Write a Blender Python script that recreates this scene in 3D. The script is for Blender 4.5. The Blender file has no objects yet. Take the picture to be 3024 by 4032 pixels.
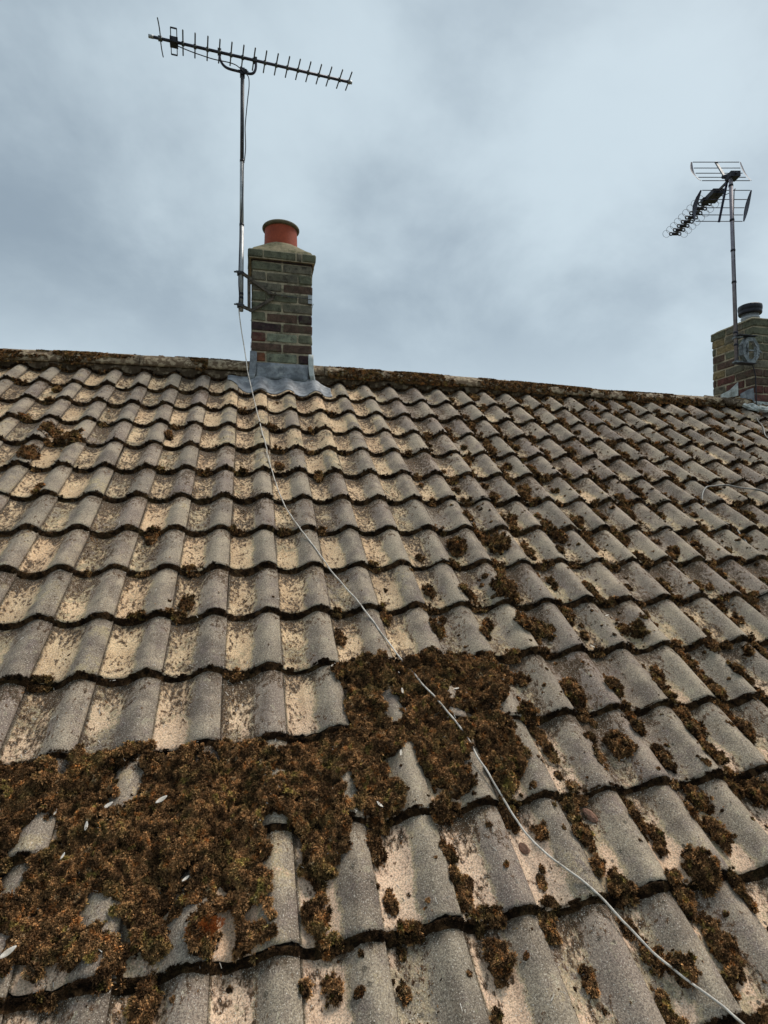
import bpy, bmesh, math, random
import numpy as np
from mathutils import Vector, Matrix, Euler
random.seed(7); rng = np.random.default_rng(7)
D = bpy.data
scene = bpy.context.scene
COL = scene.collection

# ------------------------------------------------------------------ camera
cam_d = D.cameras.new('camera'); cam = D.objects.new('camera', cam_d); COL.objects.link(cam)
cam_d.sensor_fit = 'HORIZONTAL'; cam_d.sensor_width = 36.0
cam_d.lens = 36.0 * 2225.13 / 3024.0
cam_d.clip_start = 0.05; cam_d.clip_end = 6000
right = Vector((0.97236, -0.23350, 0.0)).normalized()
fwd = Vector((0.23340748, 0.97195863, 0.02858955)).normalized()
up = right.cross(fwd).normalized()
cam.matrix_world = Matrix(((right.x, up.x, -fwd.x, -0.12085), (right.y, up.y, -fwd.y, -2.70500),
                           (right.z, up.z, -fwd.z, -0.01952), (0, 0, 0, 1)))
scene.camera = cam

# ------------------------------------------------------------------ world, sun, exposure
SUN_EL, SUN_AZ = math.radians(58), math.radians(75)      # azimuth clockwise from +Y (north)
world = D.worlds.new('World'); scene.world = world; world.use_nodes = True
scene.view_settings.view_transform = 'Standard'; scene.view_settings.look = 'None'
scene.view_settings.exposure = 0.93; scene.view_settings.gamma = 1.0
scene.view_settings.use_curve_mapping = False

class NT:
    """small wrapper that wires shader nodes"""
    def __init__(s, tree): s.t = tree; s.N = tree.nodes; s.L = tree.links
    def put(s, sock, v):
        if isinstance(v, bpy.types.NodeSocket): s.L.new(v, sock)
        elif v is not None: sock.default_value = v
    def node(s, kind, props=None, **ins):
        n = s.N.new(kind)
        for k, v in (props or {}).items(): setattr(n, k, v)
        for k, v in ins.items():
            key = int(k[1:]) if k[0] == '_' else k.replace('_', ' ')
            s.put(n.inputs[key], v)
        return n
    def m(s, op, a, b=None, c=None, clamp=False):
        n = s.N.new('ShaderNodeMath'); n.operation = op; n.use_clamp = clamp
        s.put(n.inputs[0], a); s.put(n.inputs[1], b) if b is not None else None
        if c is not None: s.put(n.inputs[2], c)
        return n.outputs[0]
    def ss(s, x, lo, hi, a=0.0, b=1.0):                       # smoothstep map
        n = s.N.new('ShaderNodeMapRange'); n.interpolation_type = 'SMOOTHSTEP'
        for i, v in enumerate((x, lo, hi, a, b)): s.put(n.inputs[i], v)
        return n.outputs[0]
    def mix(s, f, a, b, mode='MIX'):
        n = s.N.new('ShaderNodeMix'); n.data_type = 'RGBA'; n.blend_type = mode
        s.put(n.inputs[0], f); s.put(n.inputs[6], a); s.put(n.inputs[7], b)
        return n.outputs[2]
    def noise(s, vec, scale, detail=3.0, rough=0.55, dist=0.0):
        n = s.node('ShaderNodeTexNoise', Scale=scale, Detail=detail, Roughness=rough, Distortion=dist)
        s.put(n.inputs['Vector'], vec); return n.outputs[0]
    def vmul(s, vec, v):
        n = s.node('ShaderNodeVectorMath', {'operation': 'MULTIPLY'}, _0=vec, _1=v); return n.outputs[0]
    def vadd(s, vec, v):
        n = s.node('ShaderNodeVectorMath', {'operation': 'ADD'}, _0=vec, _1=v); return n.outputs[0]

def rgb(r, g, b): return (r, g, b, 1.0)

w = NT(world.node_tree); w.N.clear()
sky = w.node('ShaderNodeTexSky', {'sky_type': 'NISHITA', 'sun_disc': False, 'sun_elevation': SUN_EL,
                                  'sun_rotation': SUN_AZ, 'altitude': 100.0, 'air_density': 1.4, 'dust_density': 2.0})
bg_sky = w.node('ShaderNodeBackground', Color=sky.outputs[0], Strength=0.09)
tc = w.node('ShaderNodeTexCoord')
dirn = tc.outputs['Generated']
sep = w.node('ShaderNodeSeparateXYZ', _0=dirn)
zz = w.m('MAXIMUM', sep.outputs[2], 0.0)
hgt = w.m('ADD', zz, 0.55)
px_ = w.m('DIVIDE', sep.outputs[0], hgt); py_ = w.m('DIVIDE', sep.outputs[1], hgt)
cv = w.node('ShaderNodeCombineXYZ', _0=px_, _1=py_, _2=0.37).outputs[0]
n1 = w.noise(w.vadd(cv, (17.2, 9.9, 0)), 0.75, 5.0, 0.55, 0.15)
n2 = w.noise(w.vadd(cv, (20.2, 11.9, 0)), 2.6, 6.0, 0.58, 0.15)
n3 = w.noise(w.vadd(cv, (9.1, 7.2, 0)), 0.5, 2.0, 0.5, 0.2)
cl = w.m('ADD', w.m('MULTIPLY', n1, 0.46), w.m('ADD', w.m('MULTIPLY', n2, 0.36), w.m('MULTIPLY', n3, 0.18)))
cl = w.ss(cl, 0.38, 0.60)
ccol = w.mix(cl, rgb(0.245, 0.305, 0.355), rgb(0.51, 0.60, 0.645))
ccol = w.mix(w.m('MULTIPLY', w.ss(zz, 0.42, 0.16), 0.75), ccol, rgb(0.53, 0.62, 0.68))         # thinner bright cloud low down
bright = w.ss(zz, 0.75, 1.0, 1.0, 1.25)                                # overcast sky is brightest overhead
bg_cl = w.node('ShaderNodeBackground', Color=ccol, Strength=w.m('MULTIPLY', bright, 0.63))
mx = w.node('ShaderNodeMixShader', _0=0.9, _1=bg_sky.outputs[0], _2=bg_cl.outputs[0])
out = w.node('ShaderNodeOutputWorld', Surface=mx.outputs[0])

sun_d = D.lights.new('sun', 'SUN'); sun_d.energy = 1.5; sun_d.angle = math.radians(20); sun_d.color = (1.0, 0.92, 0.82)
sun = D.objects.new('sun', sun_d); COL.objects.link(sun)
sv = Vector((math.sin(SUN_AZ) * math.cos(SUN_EL), math.cos(SUN_AZ) * math.cos(SUN_EL), math.sin(SUN_EL)))
sun.rotation_euler = sv.to_track_quat('Z', 'Y').to_euler(); sun.location = sv * 30

# ------------------------------------------------------------------ helpers
def tag(o, label=None, cat=None, group=None, kind=None):
    if label: o['label'] = label
    if cat: o['category'] = cat
    if group: o['group'] = group
    if kind: o['kind'] = kind
    return o
def empty(name, loc=(0, 0, 0), rot=(0, 0, 0)):
    o = D.objects.new(name, None); COL.objects.link(o); o.location = loc; o.rotation_euler = rot
    o.empty_display_size = 0.1; return o
def mesh_np(name, verts, faces, smooth=False, uv=None, mats=None, fmat=None):
    me = D.meshes.new(name); me.from_pydata([tuple(map(float, v)) for v in verts], [], [tuple(map(int, f)) for f in faces])
    if smooth: me.polygons.foreach_set('use_smooth', [True] * len(me.polygons))
    for m_ in (mats or []): me.materials.append(m_)
    if fmat is not None: me.polygons.foreach_set('material_index', list(map(int, fmat)))
    if uv is not None:
        l = me.uv_layers.new(name='UVMap'); idx = np.empty(len(me.loops), np.int32)
        me.loops.foreach_get('vertex_index', idx); l.data.foreach_set('uv', np.asarray(uv, np.float32)[idx].ravel())
    me.update(); return me
def link(name, me, parent=None, loc=(0, 0, 0), rot=(0, 0, 0)):
    o = D.objects.new(name, me); COL.objects.link(o); o.location = loc; o.rotation_euler = rot
    if parent: o.parent = parent
    return o
class MB:
    """collects simple shapes into one mesh"""
    def __init__(s): s.v = []; s.f = []
    def add(s, v, f):
        k = len(s.v); s.v += [tuple(p) for p in v]; s.f += [tuple(i + k for i in q) for q in f]; return s
    def box(s, c, d, rot=None):
        c = Vector(c); R_ = Euler(rot).to_matrix() if rot else Matrix.Identity(3)
        P = [c + R_ @ Vector((x * d[0] / 2, y * d[1] / 2, z * d[2] / 2)) for z in (-1, 1) for y in (-1, 1) for x in (-1, 1)]
        return s.add(P, [(0, 2, 3, 1), (4, 5, 7, 6), (0, 1, 5, 4), (2, 6, 7, 3), (0, 4, 6, 2), (1, 3, 7, 5)])
    def bar(s, a, b, wd, th, upv=(0, 0, 1)):
        a = Vector(a); b = Vector(b); t = (b - a).normalized(); x = t.cross(Vector(upv)).normalized(); y = x.cross(t)
        P = [p + x * sx * wd / 2 + y * sy * th / 2 for p in (a, b) for sx, sy in ((-1, -1), (1, -1), (1, 1), (-1, 1))]
        return s.add(P, [(0, 3, 2, 1), (4, 5, 6, 7), (0, 1, 5, 4), (1, 2, 6, 5), (2, 3, 7, 6), (3, 0, 4, 7)])
    def tube(s, pts, r, n=8, closed=False, r2=None):
        pts = [Vector(p) for p in pts]; m = len(pts); V = []; ref = None
        for i, p in enumerate(pts):
            if closed: t = pts[(i + 1) % m] - pts[i - 1]
            else: t = pts[min(i + 1, m - 1)] - pts[max(i - 1, 0)]
            t.normalize()
            if ref is None: ref = t.orthogonal().normalized()
            ref = (ref - t * ref.dot(t)).normalized(); b = t.cross(ref)
            rr = r if r2 is None else r + (r2 - r) * i / (m - 1)
            V += [p + (ref * math.cos(a) + b * math.sin(a)) * rr for a in [2 * math.pi * k / n for k in range(n)]]
        F = [(i * n + k, i * n + (k + 1) % n, ((i + 1) % m) * n + (k + 1) % n, ((i + 1) % m) * n + k)
             for i in range(m if closed else m - 1) for k in range(n)]
        if not closed: F += [tuple(range(n))[::-1], tuple((m - 1) * n + k for k in range(n))]
        return s.add(V, F)
    def lathe(s, prof, c=(0, 0, 0), n=40, wob=0.0):
        V = []; F = []; m = len(prof)
        for k in range(n):
            a = 2 * math.pi * k / n
            for j, (r, z) in enumerate(prof):
                q = 1 + wob * math.sin(a * 3 + j)
                V.append((c[0] + r * q * math.cos(a), c[1] + r * q * math.sin(a), c[2] + z))
        for k in range(n):
            for j in range(m - 1):
                F.append((k * m + j, ((k + 1) % n) * m + j, ((k + 1) % n) * m + j + 1, k * m + j + 1))
        return s.add(V, F)
    def build(s, name, mat, parent=None, smooth=False, loc=(0, 0, 0), rot=(0, 0, 0)):
        me = mesh_np(name, s.v, s.f, smooth, mats=[mat]); return link(name, me, parent, loc, rot)
def catmull(P, k=8):
    P = [Vector(p) for p in P]; out = []
    for i in range(len(P) - 1):
        a = P[max(i - 1, 0)]; b = P[i]; c = P[i + 1]; d = P[min(i + 2, len(P) - 1)]
        for j in range(k):
            t = j / k
            out.append(0.5 * ((2 * b) + (c - a) * t + (2 * a - 5 * b + 4 * c - d) * t * t + (3 * b - a - 3 * c + d) * t ** 3))
    out.append(P[-1]); return out

def hash2(ix, iy, seed):
    h = (ix.astype(np.int64) * 374761393 + iy.astype(np.int64) * 668265263 + seed * 1442695041) & 0xffffffff
    h = ((h ^ (h >> 13)) * 1274126177) & 0xffffffff
    h = (h ^ (h >> 16)) & 0xffffffff
    h = (h * 2246822519) & 0xffffffff
    return ((h ^ (h >> 15)) & 0xffffff) / float(0xffffff)
def vnoise(x, y, seed=0):
    ix = np.floor(x); iy = np.floor(y); fx = x - ix; fy = y - iy
    fx = fx * fx * (3 - 2 * fx); fy = fy * fy * (3 - 2 * fy)
    a = hash2(ix, iy, seed); b = hash2(ix + 1, iy, seed); c = hash2(ix, iy + 1, seed); d = hash2(ix + 1, iy + 1, seed)
    return (a * (1 - fx) + b * fx) * (1 - fy) + (c * (1 - fx) + d * fx) * fy
def fbm(x, y, seed=0, o=4):
    s_ = 0; a = 0.5; n = 0
    for i in range(o):
        s_ = s_ + a * vnoise(x * 2 ** i, y * 2 ** i, seed + i * 17); n += a; a *= 0.5
    return s_ / n
def domes(x, y, seed=0):                                  # rounded cushions, 0..1
    ix = np.floor(x); iy = np.floor(y); best = np.full(np.shape(x), 9.0)
    for dx in (-1, 0, 1):
        for dy in (-1, 0, 1):
            jx = ix + dx; jy = iy + dy
            cx = jx + hash2(jx, jy, seed); cy = jy + hash2(jx, jy, seed + 5)
            best = np.minimum(best, np.hypot(x - cx, y - cy))
    return np.sqrt(np.clip(1 - (best / 0.85) ** 2, 0, 1))
def sstep(x, a, b):
    t = np.clip((x - a) / (b - a), 0, 1); return t * t * (3 - 2 * t)

# ------------------------------------------------------------------ materials
def new_mat(name):
    m_ = D.materials.new(name); m_.use_nodes = True; t = NT(m_.node_tree); t.N.clear()
    b = t.node('ShaderNodeBsdfPrincipled'); o = t.node('ShaderNodeOutputMaterial', Surface=b.outputs[0])
    b.inputs['Roughness'].default_value = 0.9
    if 'Specular IOR Level' in b.inputs: b.inputs['Specular IOR Level'].default_value = 0.3
    return m_, t, b
def finish_bump(t, b, height, strength=0.5, dist=0.003):
    n = t.node('ShaderNodeBump', Strength=strength, Distance=dist, Height=height); t.L.new(n.outputs[0], b.inputs['Normal'])
def posn(t): return t.node('ShaderNodeNewGeometry').outputs['Position']

def tile_material(name, lip=False):
    m_, t, b = new_mat(name)
    P = posn(t); sp = t.node('ShaderNodeSeparateXYZ', _0=P)
    X, Y = sp.outputs[0], sp.outputs[1]
    V = t.m('DIVIDE', Y, 0.8192)
    uvn = t.node('ShaderNodeUVMap'); su = t.node('ShaderNodeSeparateXYZ', _0=uvn.outputs[0]); u, v = su.outputs[0], su.outputs[1]
    oi = t.node('ShaderNodeObjectInfo'); at = t.node('ShaderNodeAttribute', {'attribute_name': 'rnd'})
    rnd = t.m('FRACT', t.m('ADD', oi.outputs['Random'], at.outputs['Fac']))
    rnd2 = t.m('FRACT', t.m('MULTIPLY', rnd, 17.31)); rnd3 = t.m('FRACT', t.m('MULTIPLY', rnd, 71.7))
    big = t.noise(P, 2.2, 3); mid = t.noise(P, 9.0, 4, 0.6); mid2 = t.noise(t.vadd(P, (3, 7, 1)), 22.0, 5, 0.65)
    fine = t.noise(P, 230.0, 3, 0.7); grit = t.noise(t.vadd(P, (5, 5, 5)), 560.0, 2, 0.8)
    # weathered grey coat of the tiles
    grey = t.mix(t.ss(mid, 0.35, 0.65), rgb(0.162, 0.130, 0.104), rgb(0.345, 0.285, 0.215))
    grey = t.mix(t.m('MULTIPLY', t.ss(mid2, 0.5, 0.68), 0.55), grey, rgb(0.205, 0.158, 0.148))
    grey = t.mix(t.m('MULTIPLY', t.ss(big, 0.42, 0.62), 0.5), grey, rgb(0.285, 0.25, 0.19))
    grey = t.mix(t.m('MULTIPLY', t.ss(rnd2, 0.5, 1.0), 0.45), grey, rgb(0.24, 0.185, 0.165))
    lich = t.noise(t.vadd(P, (11, 2, 4)), 34.0, 3, 0.6)
    grey = t.mix(t.m('MULTIPLY', t.ss(lich, 0.62, 0.72), 0.6), grey, rgb(0.37, 0.34, 0.24))
    # bare cream body colour where the coat has worn off
    cream = t.mix(t.ss(mid, 0.4, 0.65), rgb(0.53, 0.375, 0.225), rgb(0.65, 0.49, 0.305))
    pinkz = t.m('MULTIPLY', t.ss(V, -0.7, -1.3), 1.0)
    cream = t.mix(pinkz, cream, t.mix(t.ss(mid2, .35, .7), rgb(0.72, 0.535, 0.38), rgb(0.64, 0.455, 0.33)))
    cream = t.mix(t.m('MULTIPLY', t.ss(rnd3, 0.45, 1.0), 0.4), cream, rgb(0.50, 0.335, 0.22))
    # wear mask
    win = t.m('MULTIPLY', t.ss(u, -0.02, 0.06), t.ss(u, 0.64, 0.40))
    near_r = t.ss(X, 0.35, 1.0)                                   # right-hand tiles keep more of their grey coat
    low = t.ss(V, -1.2, -1.6)
    shift = t.m('SUBTRACT', 0.50, t.m('MULTIPLY', near_r, t.m('SUBTRACT', 0.60, t.m('MULTIPLY', low, 0.50))))
    dx = t.m('SUBTRACT', X, 0.25); dv = t.m('SUBTRACT', V, 1.6)
    dd = t.m('SQRT', t.m('ADD', t.m('MULTIPLY', dx, dx), t.m('MULTIPLY', t.m('MULTIPLY', dv, dv), 0.8)))
    wash = t.ss(dd, 1.0, 0.35)                                    # run-off below the lead keeps tiles clean
    msk = t.m('ADD', win, shift)
    msk = t.m('ADD', msk, t.m('MULTIPLY', wash, 0.75))
    msk = t.m('ADD', msk, t.m('MULTIPLY', t.m('SUBTRACT', mid, 0.5), 1.8))
    msk = t.m('ADD', msk, t.m('MULTIPLY', t.m('SUBTRACT', mid2, 0.5), 1.1))
    msk = t.m('ADD', msk, t.m('MULTIPLY', t.m('SUBTRACT', rnd, 0.5), 0.85))
    msk = t.m('ADD', msk, t.m('MULTIPLY', t.m('MULTIPLY', near_r, t.ss(u, 0.1, 0.3)), t.ss(v, 0.65, 0.1, 0.0, 0.28)))
    msk = t.m('ADD', msk, t.m('MULTIPLY', t.m('SUBTRACT', t.noise(P, 90.0, 4, 0.7), 0.5), 0.9))
    msk = t.ss(msk, 0.90, 1.42)
    col = t.mix(msk, grey, cream)
    # greenish edge between the two
    edge = t.m('MULTIPLY', t.m('MULTIPLY', msk, t.m('SUBTRACT', 1.0, msk)), 2.2)
    col = t.mix(edge, col, rgb(0.27, 0.24, 0.135))
    # dry moss crumbs in the pans, drawn out down the slope
    Pm = t.node('ShaderNodeCombineXYZ', _0=X, _1=t.m('MULTIPLY', Y, 0.7), _2=0.0).outputs[0]
    sc = t.noise(Pm, 85.0, 4, 0.65); sc2 = t.noise(t.vadd(Pm, (4, 4, 0)), 24.0, 4, 0.7)
    zone = t.noise(t.vadd(Pm, (8, 3, 0)), 8.0, 3, 0.6)
    cr = t.m('ADD', t.m('ADD', t.m('MULTIPLY', sc, 0.55), t.m('MULTIPLY', sc2, 0.45)), t.m('MULTIPLY', t.m('SUBTRACT', zone, 0.5), 0.35))
    cr = t.m('ADD', cr, t.m('MULTIPLY', t.ss(v, 0.45, 1.0), 0.12))
    cr = t.m('ADD', cr, t.m('MULTIPLY', t.m('SUBTRACT', rnd2, 0.5), 0.11))
    cr = t.m('SUBTRACT', cr, t.m('MULTIPLY', t.ss(u, 0.45, 0.68), 0.10))
    cr = t.m('SUBTRACT', cr, t.m('MULTIPLY', low, 0.055))
    col = t.mix(t.m('MULTIPLY', t.ss(cr, 0.488, 0.54), t.m('ADD', 0.55, t.m('MULTIPLY', t.ss(sc, .5, .62), 0.4))), col, t.mix(fine, rgb(0.15, 0.075, 0.032), rgb(0.07, 0.036, 0.016)))
    col = t.mix(t.ss(t.m('ADD', cr, 0.0), 0.555, 0.58), col, rgb(0.065, 0.038, 0.018))
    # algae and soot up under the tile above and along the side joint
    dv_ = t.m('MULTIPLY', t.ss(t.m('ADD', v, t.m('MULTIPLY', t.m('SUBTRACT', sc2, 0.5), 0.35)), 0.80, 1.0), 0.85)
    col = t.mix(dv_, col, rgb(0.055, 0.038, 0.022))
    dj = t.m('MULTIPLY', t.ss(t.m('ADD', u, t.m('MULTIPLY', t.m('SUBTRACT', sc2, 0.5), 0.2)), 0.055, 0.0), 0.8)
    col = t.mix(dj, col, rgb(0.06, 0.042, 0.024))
    # small round black cushions and lichens
    vo = t.node('ShaderNodeTexVoronoi', {'feature': 'F1'}, Scale=26.0); t.put(vo.inputs['Vector'], P)
    spot = t.m('ADD', vo.outputs['Distance'], t.m('MULTIPLY', t.m('SUBTRACT', mid2, 0.5), 0.25))
    vr = t.node('ShaderNodeSeparateColor', _0=vo.outputs['Color'])
    spm = t.m('MULTIPLY', t.ss(spot, 0.17, 0.11), t.m('GREATER_THAN', vr.outputs[0], 0.62))
    spm = t.m('MULTIPLY', spm, t.m('MAXIMUM', near_r, t.m('MULTIPLY', low, 0.8)))
    col = t.mix(t.m('MULTIPLY', spm, 0.9), col, rgb(0.06, 0.05, 0.035))
    # sand grain
    tone = t.node('ShaderNodeCombineXYZ', _0=t.m('ADD', .86, t.m('MULTIPLY', rnd3, .30)), _1=t.m('ADD', .86, t.m('MULTIPLY', rnd3, .28)), _2=t.m('ADD', .87, t.m('MULTIPLY', rnd3, .24))).outputs[0]
    col = t.vmul(col, tone)
    streak = t.noise(t.node('ShaderNodeCombineXYZ', _0=t.m('MULTIPLY', X, 7.0), _1=t.m('MULTIPLY', Y, 0.8), _2=3.0).outputs[0], 2.4, 4, 0.6)
    col = t.mix(t.m('MULTIPLY', t.ss(streak, .54, .66), .40), col, t.vmul(col, (0.55, 0.50, 0.46)))
    sand = t.noise(t.vadd(P, (2, 6, 4)), 330.0, 2, 0.7)
    col = t.mix(t.ss(fine, 0.36, 0.62), t.vmul(col, (0.60, 0.58, 0.57)), t.vmul(col, (1.32, 1.29, 1.24)))
    col = t.mix(t.m('MULTIPLY', t.ss(sand, 0.60, 0.66), 0.75), col, rgb(0.70, 0.63, 0.52))
    col = t.mix(t.m('MULTIPLY', t.ss(sand, 0.38, 0.30), 0.6), col, rgb(0.08, 0.065, 0.05))
    col = t.mix(t.m('MULTIPLY', t.ss(grit, 0.66, 0.73), 0.75), col, rgb(0.62, 0.58, 0.50))
    col = t.mix(t.m('MULTIPLY', t.ss(grit, 0.36, 0.28), 0.6), col, rgb(0.07, 0.06, 0.05))
    vg = t.node('ShaderNodeTexVoronoi', {'feature': 'F1'}, Scale=150.0); t.put(vg.inputs['Vector'], P)
    vgc = t.node('ShaderNodeSeparateColor', _0=vg.outputs['Color'])
    grain = t.m('MULTIPLY', t.ss(vg.outputs['Distance'], 0.26, 0.14), t.m('GREATER_THAN', vgc.outputs[0], 0.80))
    col = t.mix(t.m('MULTIPLY', grain, 0.75), col, t.mix(vgc.outputs[1], rgb(0.75, 0.70, 0.62), rgb(0.50, 0.42, 0.33)))
    grain2 = t.m('MULTIPLY', t.ss(vg.outputs['Distance'], 0.30, 0.16), t.m('LESS_THAN', vgc.outputs[0], 0.14))
    col = t.mix(t.m('MULTIPLY', grain2, 0.6), col, rgb(0.06, 0.05, 0.04))
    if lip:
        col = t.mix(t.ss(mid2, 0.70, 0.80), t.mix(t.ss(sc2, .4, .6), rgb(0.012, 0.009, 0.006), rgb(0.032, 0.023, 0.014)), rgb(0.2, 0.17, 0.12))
    t.put(b.inputs['Base Color'], col); b.inputs['Roughness'].default_value = 0.88
    h = t.m('ADD', t.m('MULTIPLY', fine, 0.6), t.m('ADD', t.m('MULTIPLY', mid2, 0.9), t.m('MULTIPLY', grit, 0.35)))
    h = t.m('ADD', h, t.m('MULTIPLY', t.ss(cr, 0.50, 0.6), 0.8))
    finish_bump(t, b, h, 0.75, 0.004)
    return m_
M = {}
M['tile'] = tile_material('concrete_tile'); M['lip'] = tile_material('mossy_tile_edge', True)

def moss_material(name, dark=0, tips=False):
    m_, t, b = new_mat(name); P = posn(t)
    oi = t.node('ShaderNodeObjectInfo'); r = oi.outputs['Random']
    a = t.noise(P, 13.0, 4, 0.65); c = t.noise(t.vadd(P, (3, 1, 9)), 55.0, 4, 0.65); d = t.noise(t.vadd(P, (7, 2, 5)), 300.0, 2, 0.6)
    e = t.noise(t.vadd(P, (17, 12, 5)), 38.0, 3, 0.6); f = t.noise(t.vadd(P, (7, 22, 15)), 27.0, 3, 0.6)
    base = t.mix(t.ss(c, 0.35, 0.65), rgb(0.084, 0.051, 0.027), rgb(0.27, 0.158, 0.083))
    base = t.mix(t.m('MULTIPLY', t.ss(a, 0.50, 0.66), 0.55), base, rgb(0.14, 0.115, 0.05))
    if not dark:
        base = t.mix(t.m('MULTIPLY', t.ss(e, 0.57, 0.67), 0.7), base, rgb(0.30, 0.125, 0.040))
        base = t.mix(t.m('MULTIPLY', t.ss(f, 0.58, 0.68), 0.7), base, rgb(0.22, 0.19, 0.06))
        base = t.mix(t.m('MULTIPLY', t.ss(t.noise(t.vadd(P, (1, 4, 2)), 33.0, 3, 0.6), 0.62, 0.72), 0.7), base, rgb(0.30, 0.25, 0.18))
    base = t.mix(t.ss(d, 0.3, 0.7), t.vmul(base, (0.6, 0.6, 0.6)), t.vmul(base, (1.45, 1.4, 1.3)))
    base = t.mix(r, t.vmul(base, (0.72, 0.73, 0.75)), t.vmul(base, (1.4, 1.35, 1.25)))
    vo = t.node('ShaderNodeTexVoronoi', {'feature': 'SMOOTH_F1'}, Scale=42.0); t.put(vo.inputs['Vector'], t.vadd(P, (1, 2, 3))); vo.inputs['Smoothness'].default_value = 0.4
    vc = t.node('ShaderNodeSeparateColor', _0=vo.outputs['Color'])                # cushions grown from different colonies
    base = t.mix(t.ss(vc.outputs[0], .25, .75), t.vmul(base, (0.52, 0.50, 0.50)), t.vmul(base, (1.6, 1.55, 1.45)))
    if tips:                                              # tips paler than roots; lit tips and shaded gaps also painted in
        ln = t.node('ShaderNodeVectorMath', {'operation': 'LENGTH'}, _0=t.node('ShaderNodeTexCoord').outputs['Object']).outputs['Value']
        base = t.mix(t.ss(ln, 0.25, 1.05), t.vmul(base, (0.42, 0.42, 0.42)), t.vmul(base, (1.65, 1.6, 1.5)))
    if dark: base = t.vmul(base, (dark, dark, dark * 1.05))
    t.put(b.inputs['Base Color'], base); b.inputs['Roughness'].default_value = 1.0
    b.inputs['Specular IOR Level'].default_value = 0.1
    finish_bump(t, b, t.m('ADD', c, d), 0.9, 0.006)
    return m_
M['moss'] = moss_material('dry_moss', 0, True); M['moss_base'] = moss_material('shaded_moss_base', .26); M['moss_dark'] = moss_material('damp_black_moss', .20)  # moss base colour darkened to stand in for shade in the creases between cushions

def noisy(name, c1, c2, scale=20, rough=0.85, metallic=0.0, bump=0.3, c3=None, scale3=6, t3=(0.5, 0.65), bd=0.003, stretch=(1, 1, 1), spec=None):
    m_, t, b = new_mat(name); P = t.vmul(posn(t), stretch)
    n = t.noise(P, scale, 5, 0.65); f = t.noise(P, scale * 9, 3, 0.7)
    col = t.mix(t.ss(n, 0.35, 0.65), rgb(*c1), rgb(*c2))
    if c3: col = t.mix(t.m('MULTIPLY', t.ss(t.noise(t.vadd(P, (4, 9, 2)), scale3, 4, 0.65), *t3), 0.85), col, rgb(*c3))
    col = t.mix(t.ss(f, 0.3, 0.7), t.vmul(col, (0.85, 0.85, 0.85)), t.vmul(col, (1.12, 1.12, 1.12)))
    t.put(b.inputs['Base Color'], col); b.inputs['Roughness'].default_value = rough; b.inputs['Metallic'].default_value = metallic
    if spec is not None: b.inputs['Specular IOR Level'].default_value = spec
    finish_bump(t, b, t.m('ADD', n, t.m('MULTIPLY', f, 0.5)), bump, bd); return m_
M['ridge'] = noisy('ridge_concrete', (0.24, 0.18, 0.115), (0.40, 0.31, 0.20), 20, c3=(0.085, 0.048, 0.024), scale3=26, t3=(0.44, 0.54), bump=0.7, bd=0.006)
M['mortar_bed'] = noisy('ridge_mortar', (0.17, 0.125, 0.08), (0.28, 0.215, 0.145), 30, c3=(0.055, 0.033, 0.018), scale3=26, t3=(0.38, 0.50), bump=0.9, bd=0.008)
M['mortar'] = noisy('brick_mortar', (0.26, 0.215, 0.15), (0.42, 0.35, 0.24), 30, c3=(0.085, 0.08, 0.05), scale3=9, bump=0.7)
M['flaunch'] = noisy('flaunching_cement', (0.17, 0.148, 0.088), (0.28, 0.235, 0.14), 14, c3=(0.09, 0.088, 0.042), scale3=16, bump=0.8, bd=0.008)
M['terracotta'] = noisy('terracotta', (0.26, 0.045, 0.016), (0.34, 0.062, 0.022), 9, bump=0.15, rough=0.6)
M['pot_rim'] = noisy('weathered_pot_rim', (0.085, 0.07, 0.045), (0.17, 0.14, 0.085), 22, bump=0.5)
M['soot'] = noisy('soot_black', (0.012, 0.011, 0.010), (0.03, 0.028, 0.026), 20)
M['lead'] = noisy('sheet_lead', (0.11, 0.12, 0.135), (0.25, 0.265, 0.285), 16, rough=0.62, metallic=0.15, bump=0.35, bd=0.006, c3=(0.36, 0.37, 0.36), scale3=11, t3=(0.55, 0.7), spec=0.5)
M['lead_white'] = noisy('oxidised_lead', (0.33, 0.36, 0.35), (0.55, 0.58, 0.56), 18, rough=0.6, bump=0.6, c3=(0.2, 0.2, 0.18), scale3=15)
M['galv'] = noisy('galvanised_steel', (0.30, 0.31, 0.32), (0.44, 0.45, 0.46), 12, rough=0.5, metallic=0.6, bump=0.1, spec=0.5)
M['bracket_zinc'] = noisy('weathered_zinc', (0.12, 0.135, 0.14), (0.30, 0.32, 0.33), 30, rough=0.55, metallic=0.4, bump=0.3, c3=(0.05, 0.05, 0.05), scale3=25)
M['galv_dark'] = noisy('weathered_mast', (0.045, 0.045, 0.052), (0.085, 0.085, 0.095), 10, rough=0.55, metallic=0.4, bump=0.1)
M['alu_dark'] = noisy('weathered_aluminium', (0.035, 0.034, 0.045), (0.075, 0.07, 0.095), 14, rough=0.5, metallic=0.5, bump=0.1)
M['alu_rod'] = noisy('aluminium_rod', (0.07, 0.08, 0.09), (0.13, 0.14, 0.15), 14, rough=0.5, metallic=0.5, bump=0.1)
M['mauve_mast'] = noisy('dull_mast_metal', (0.22, 0.20, 0.235), (0.34, 0.32, 0.35), 10, rough=0.55, metallic=0.4, bump=0.1)
M['rust'] = noisy('rusty_bracket', (0.055, 0.045, 0.035), (0.14, 0.115, 0.09), 40, rough=0.8, metallic=0.3, bump=0.5)
M['black_plastic'] = noisy('black_plastic', (0.010, 0.010, 0.014), (0.022, 0.02, 0.03), 30, rough=0.5, bump=0.05)
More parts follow.
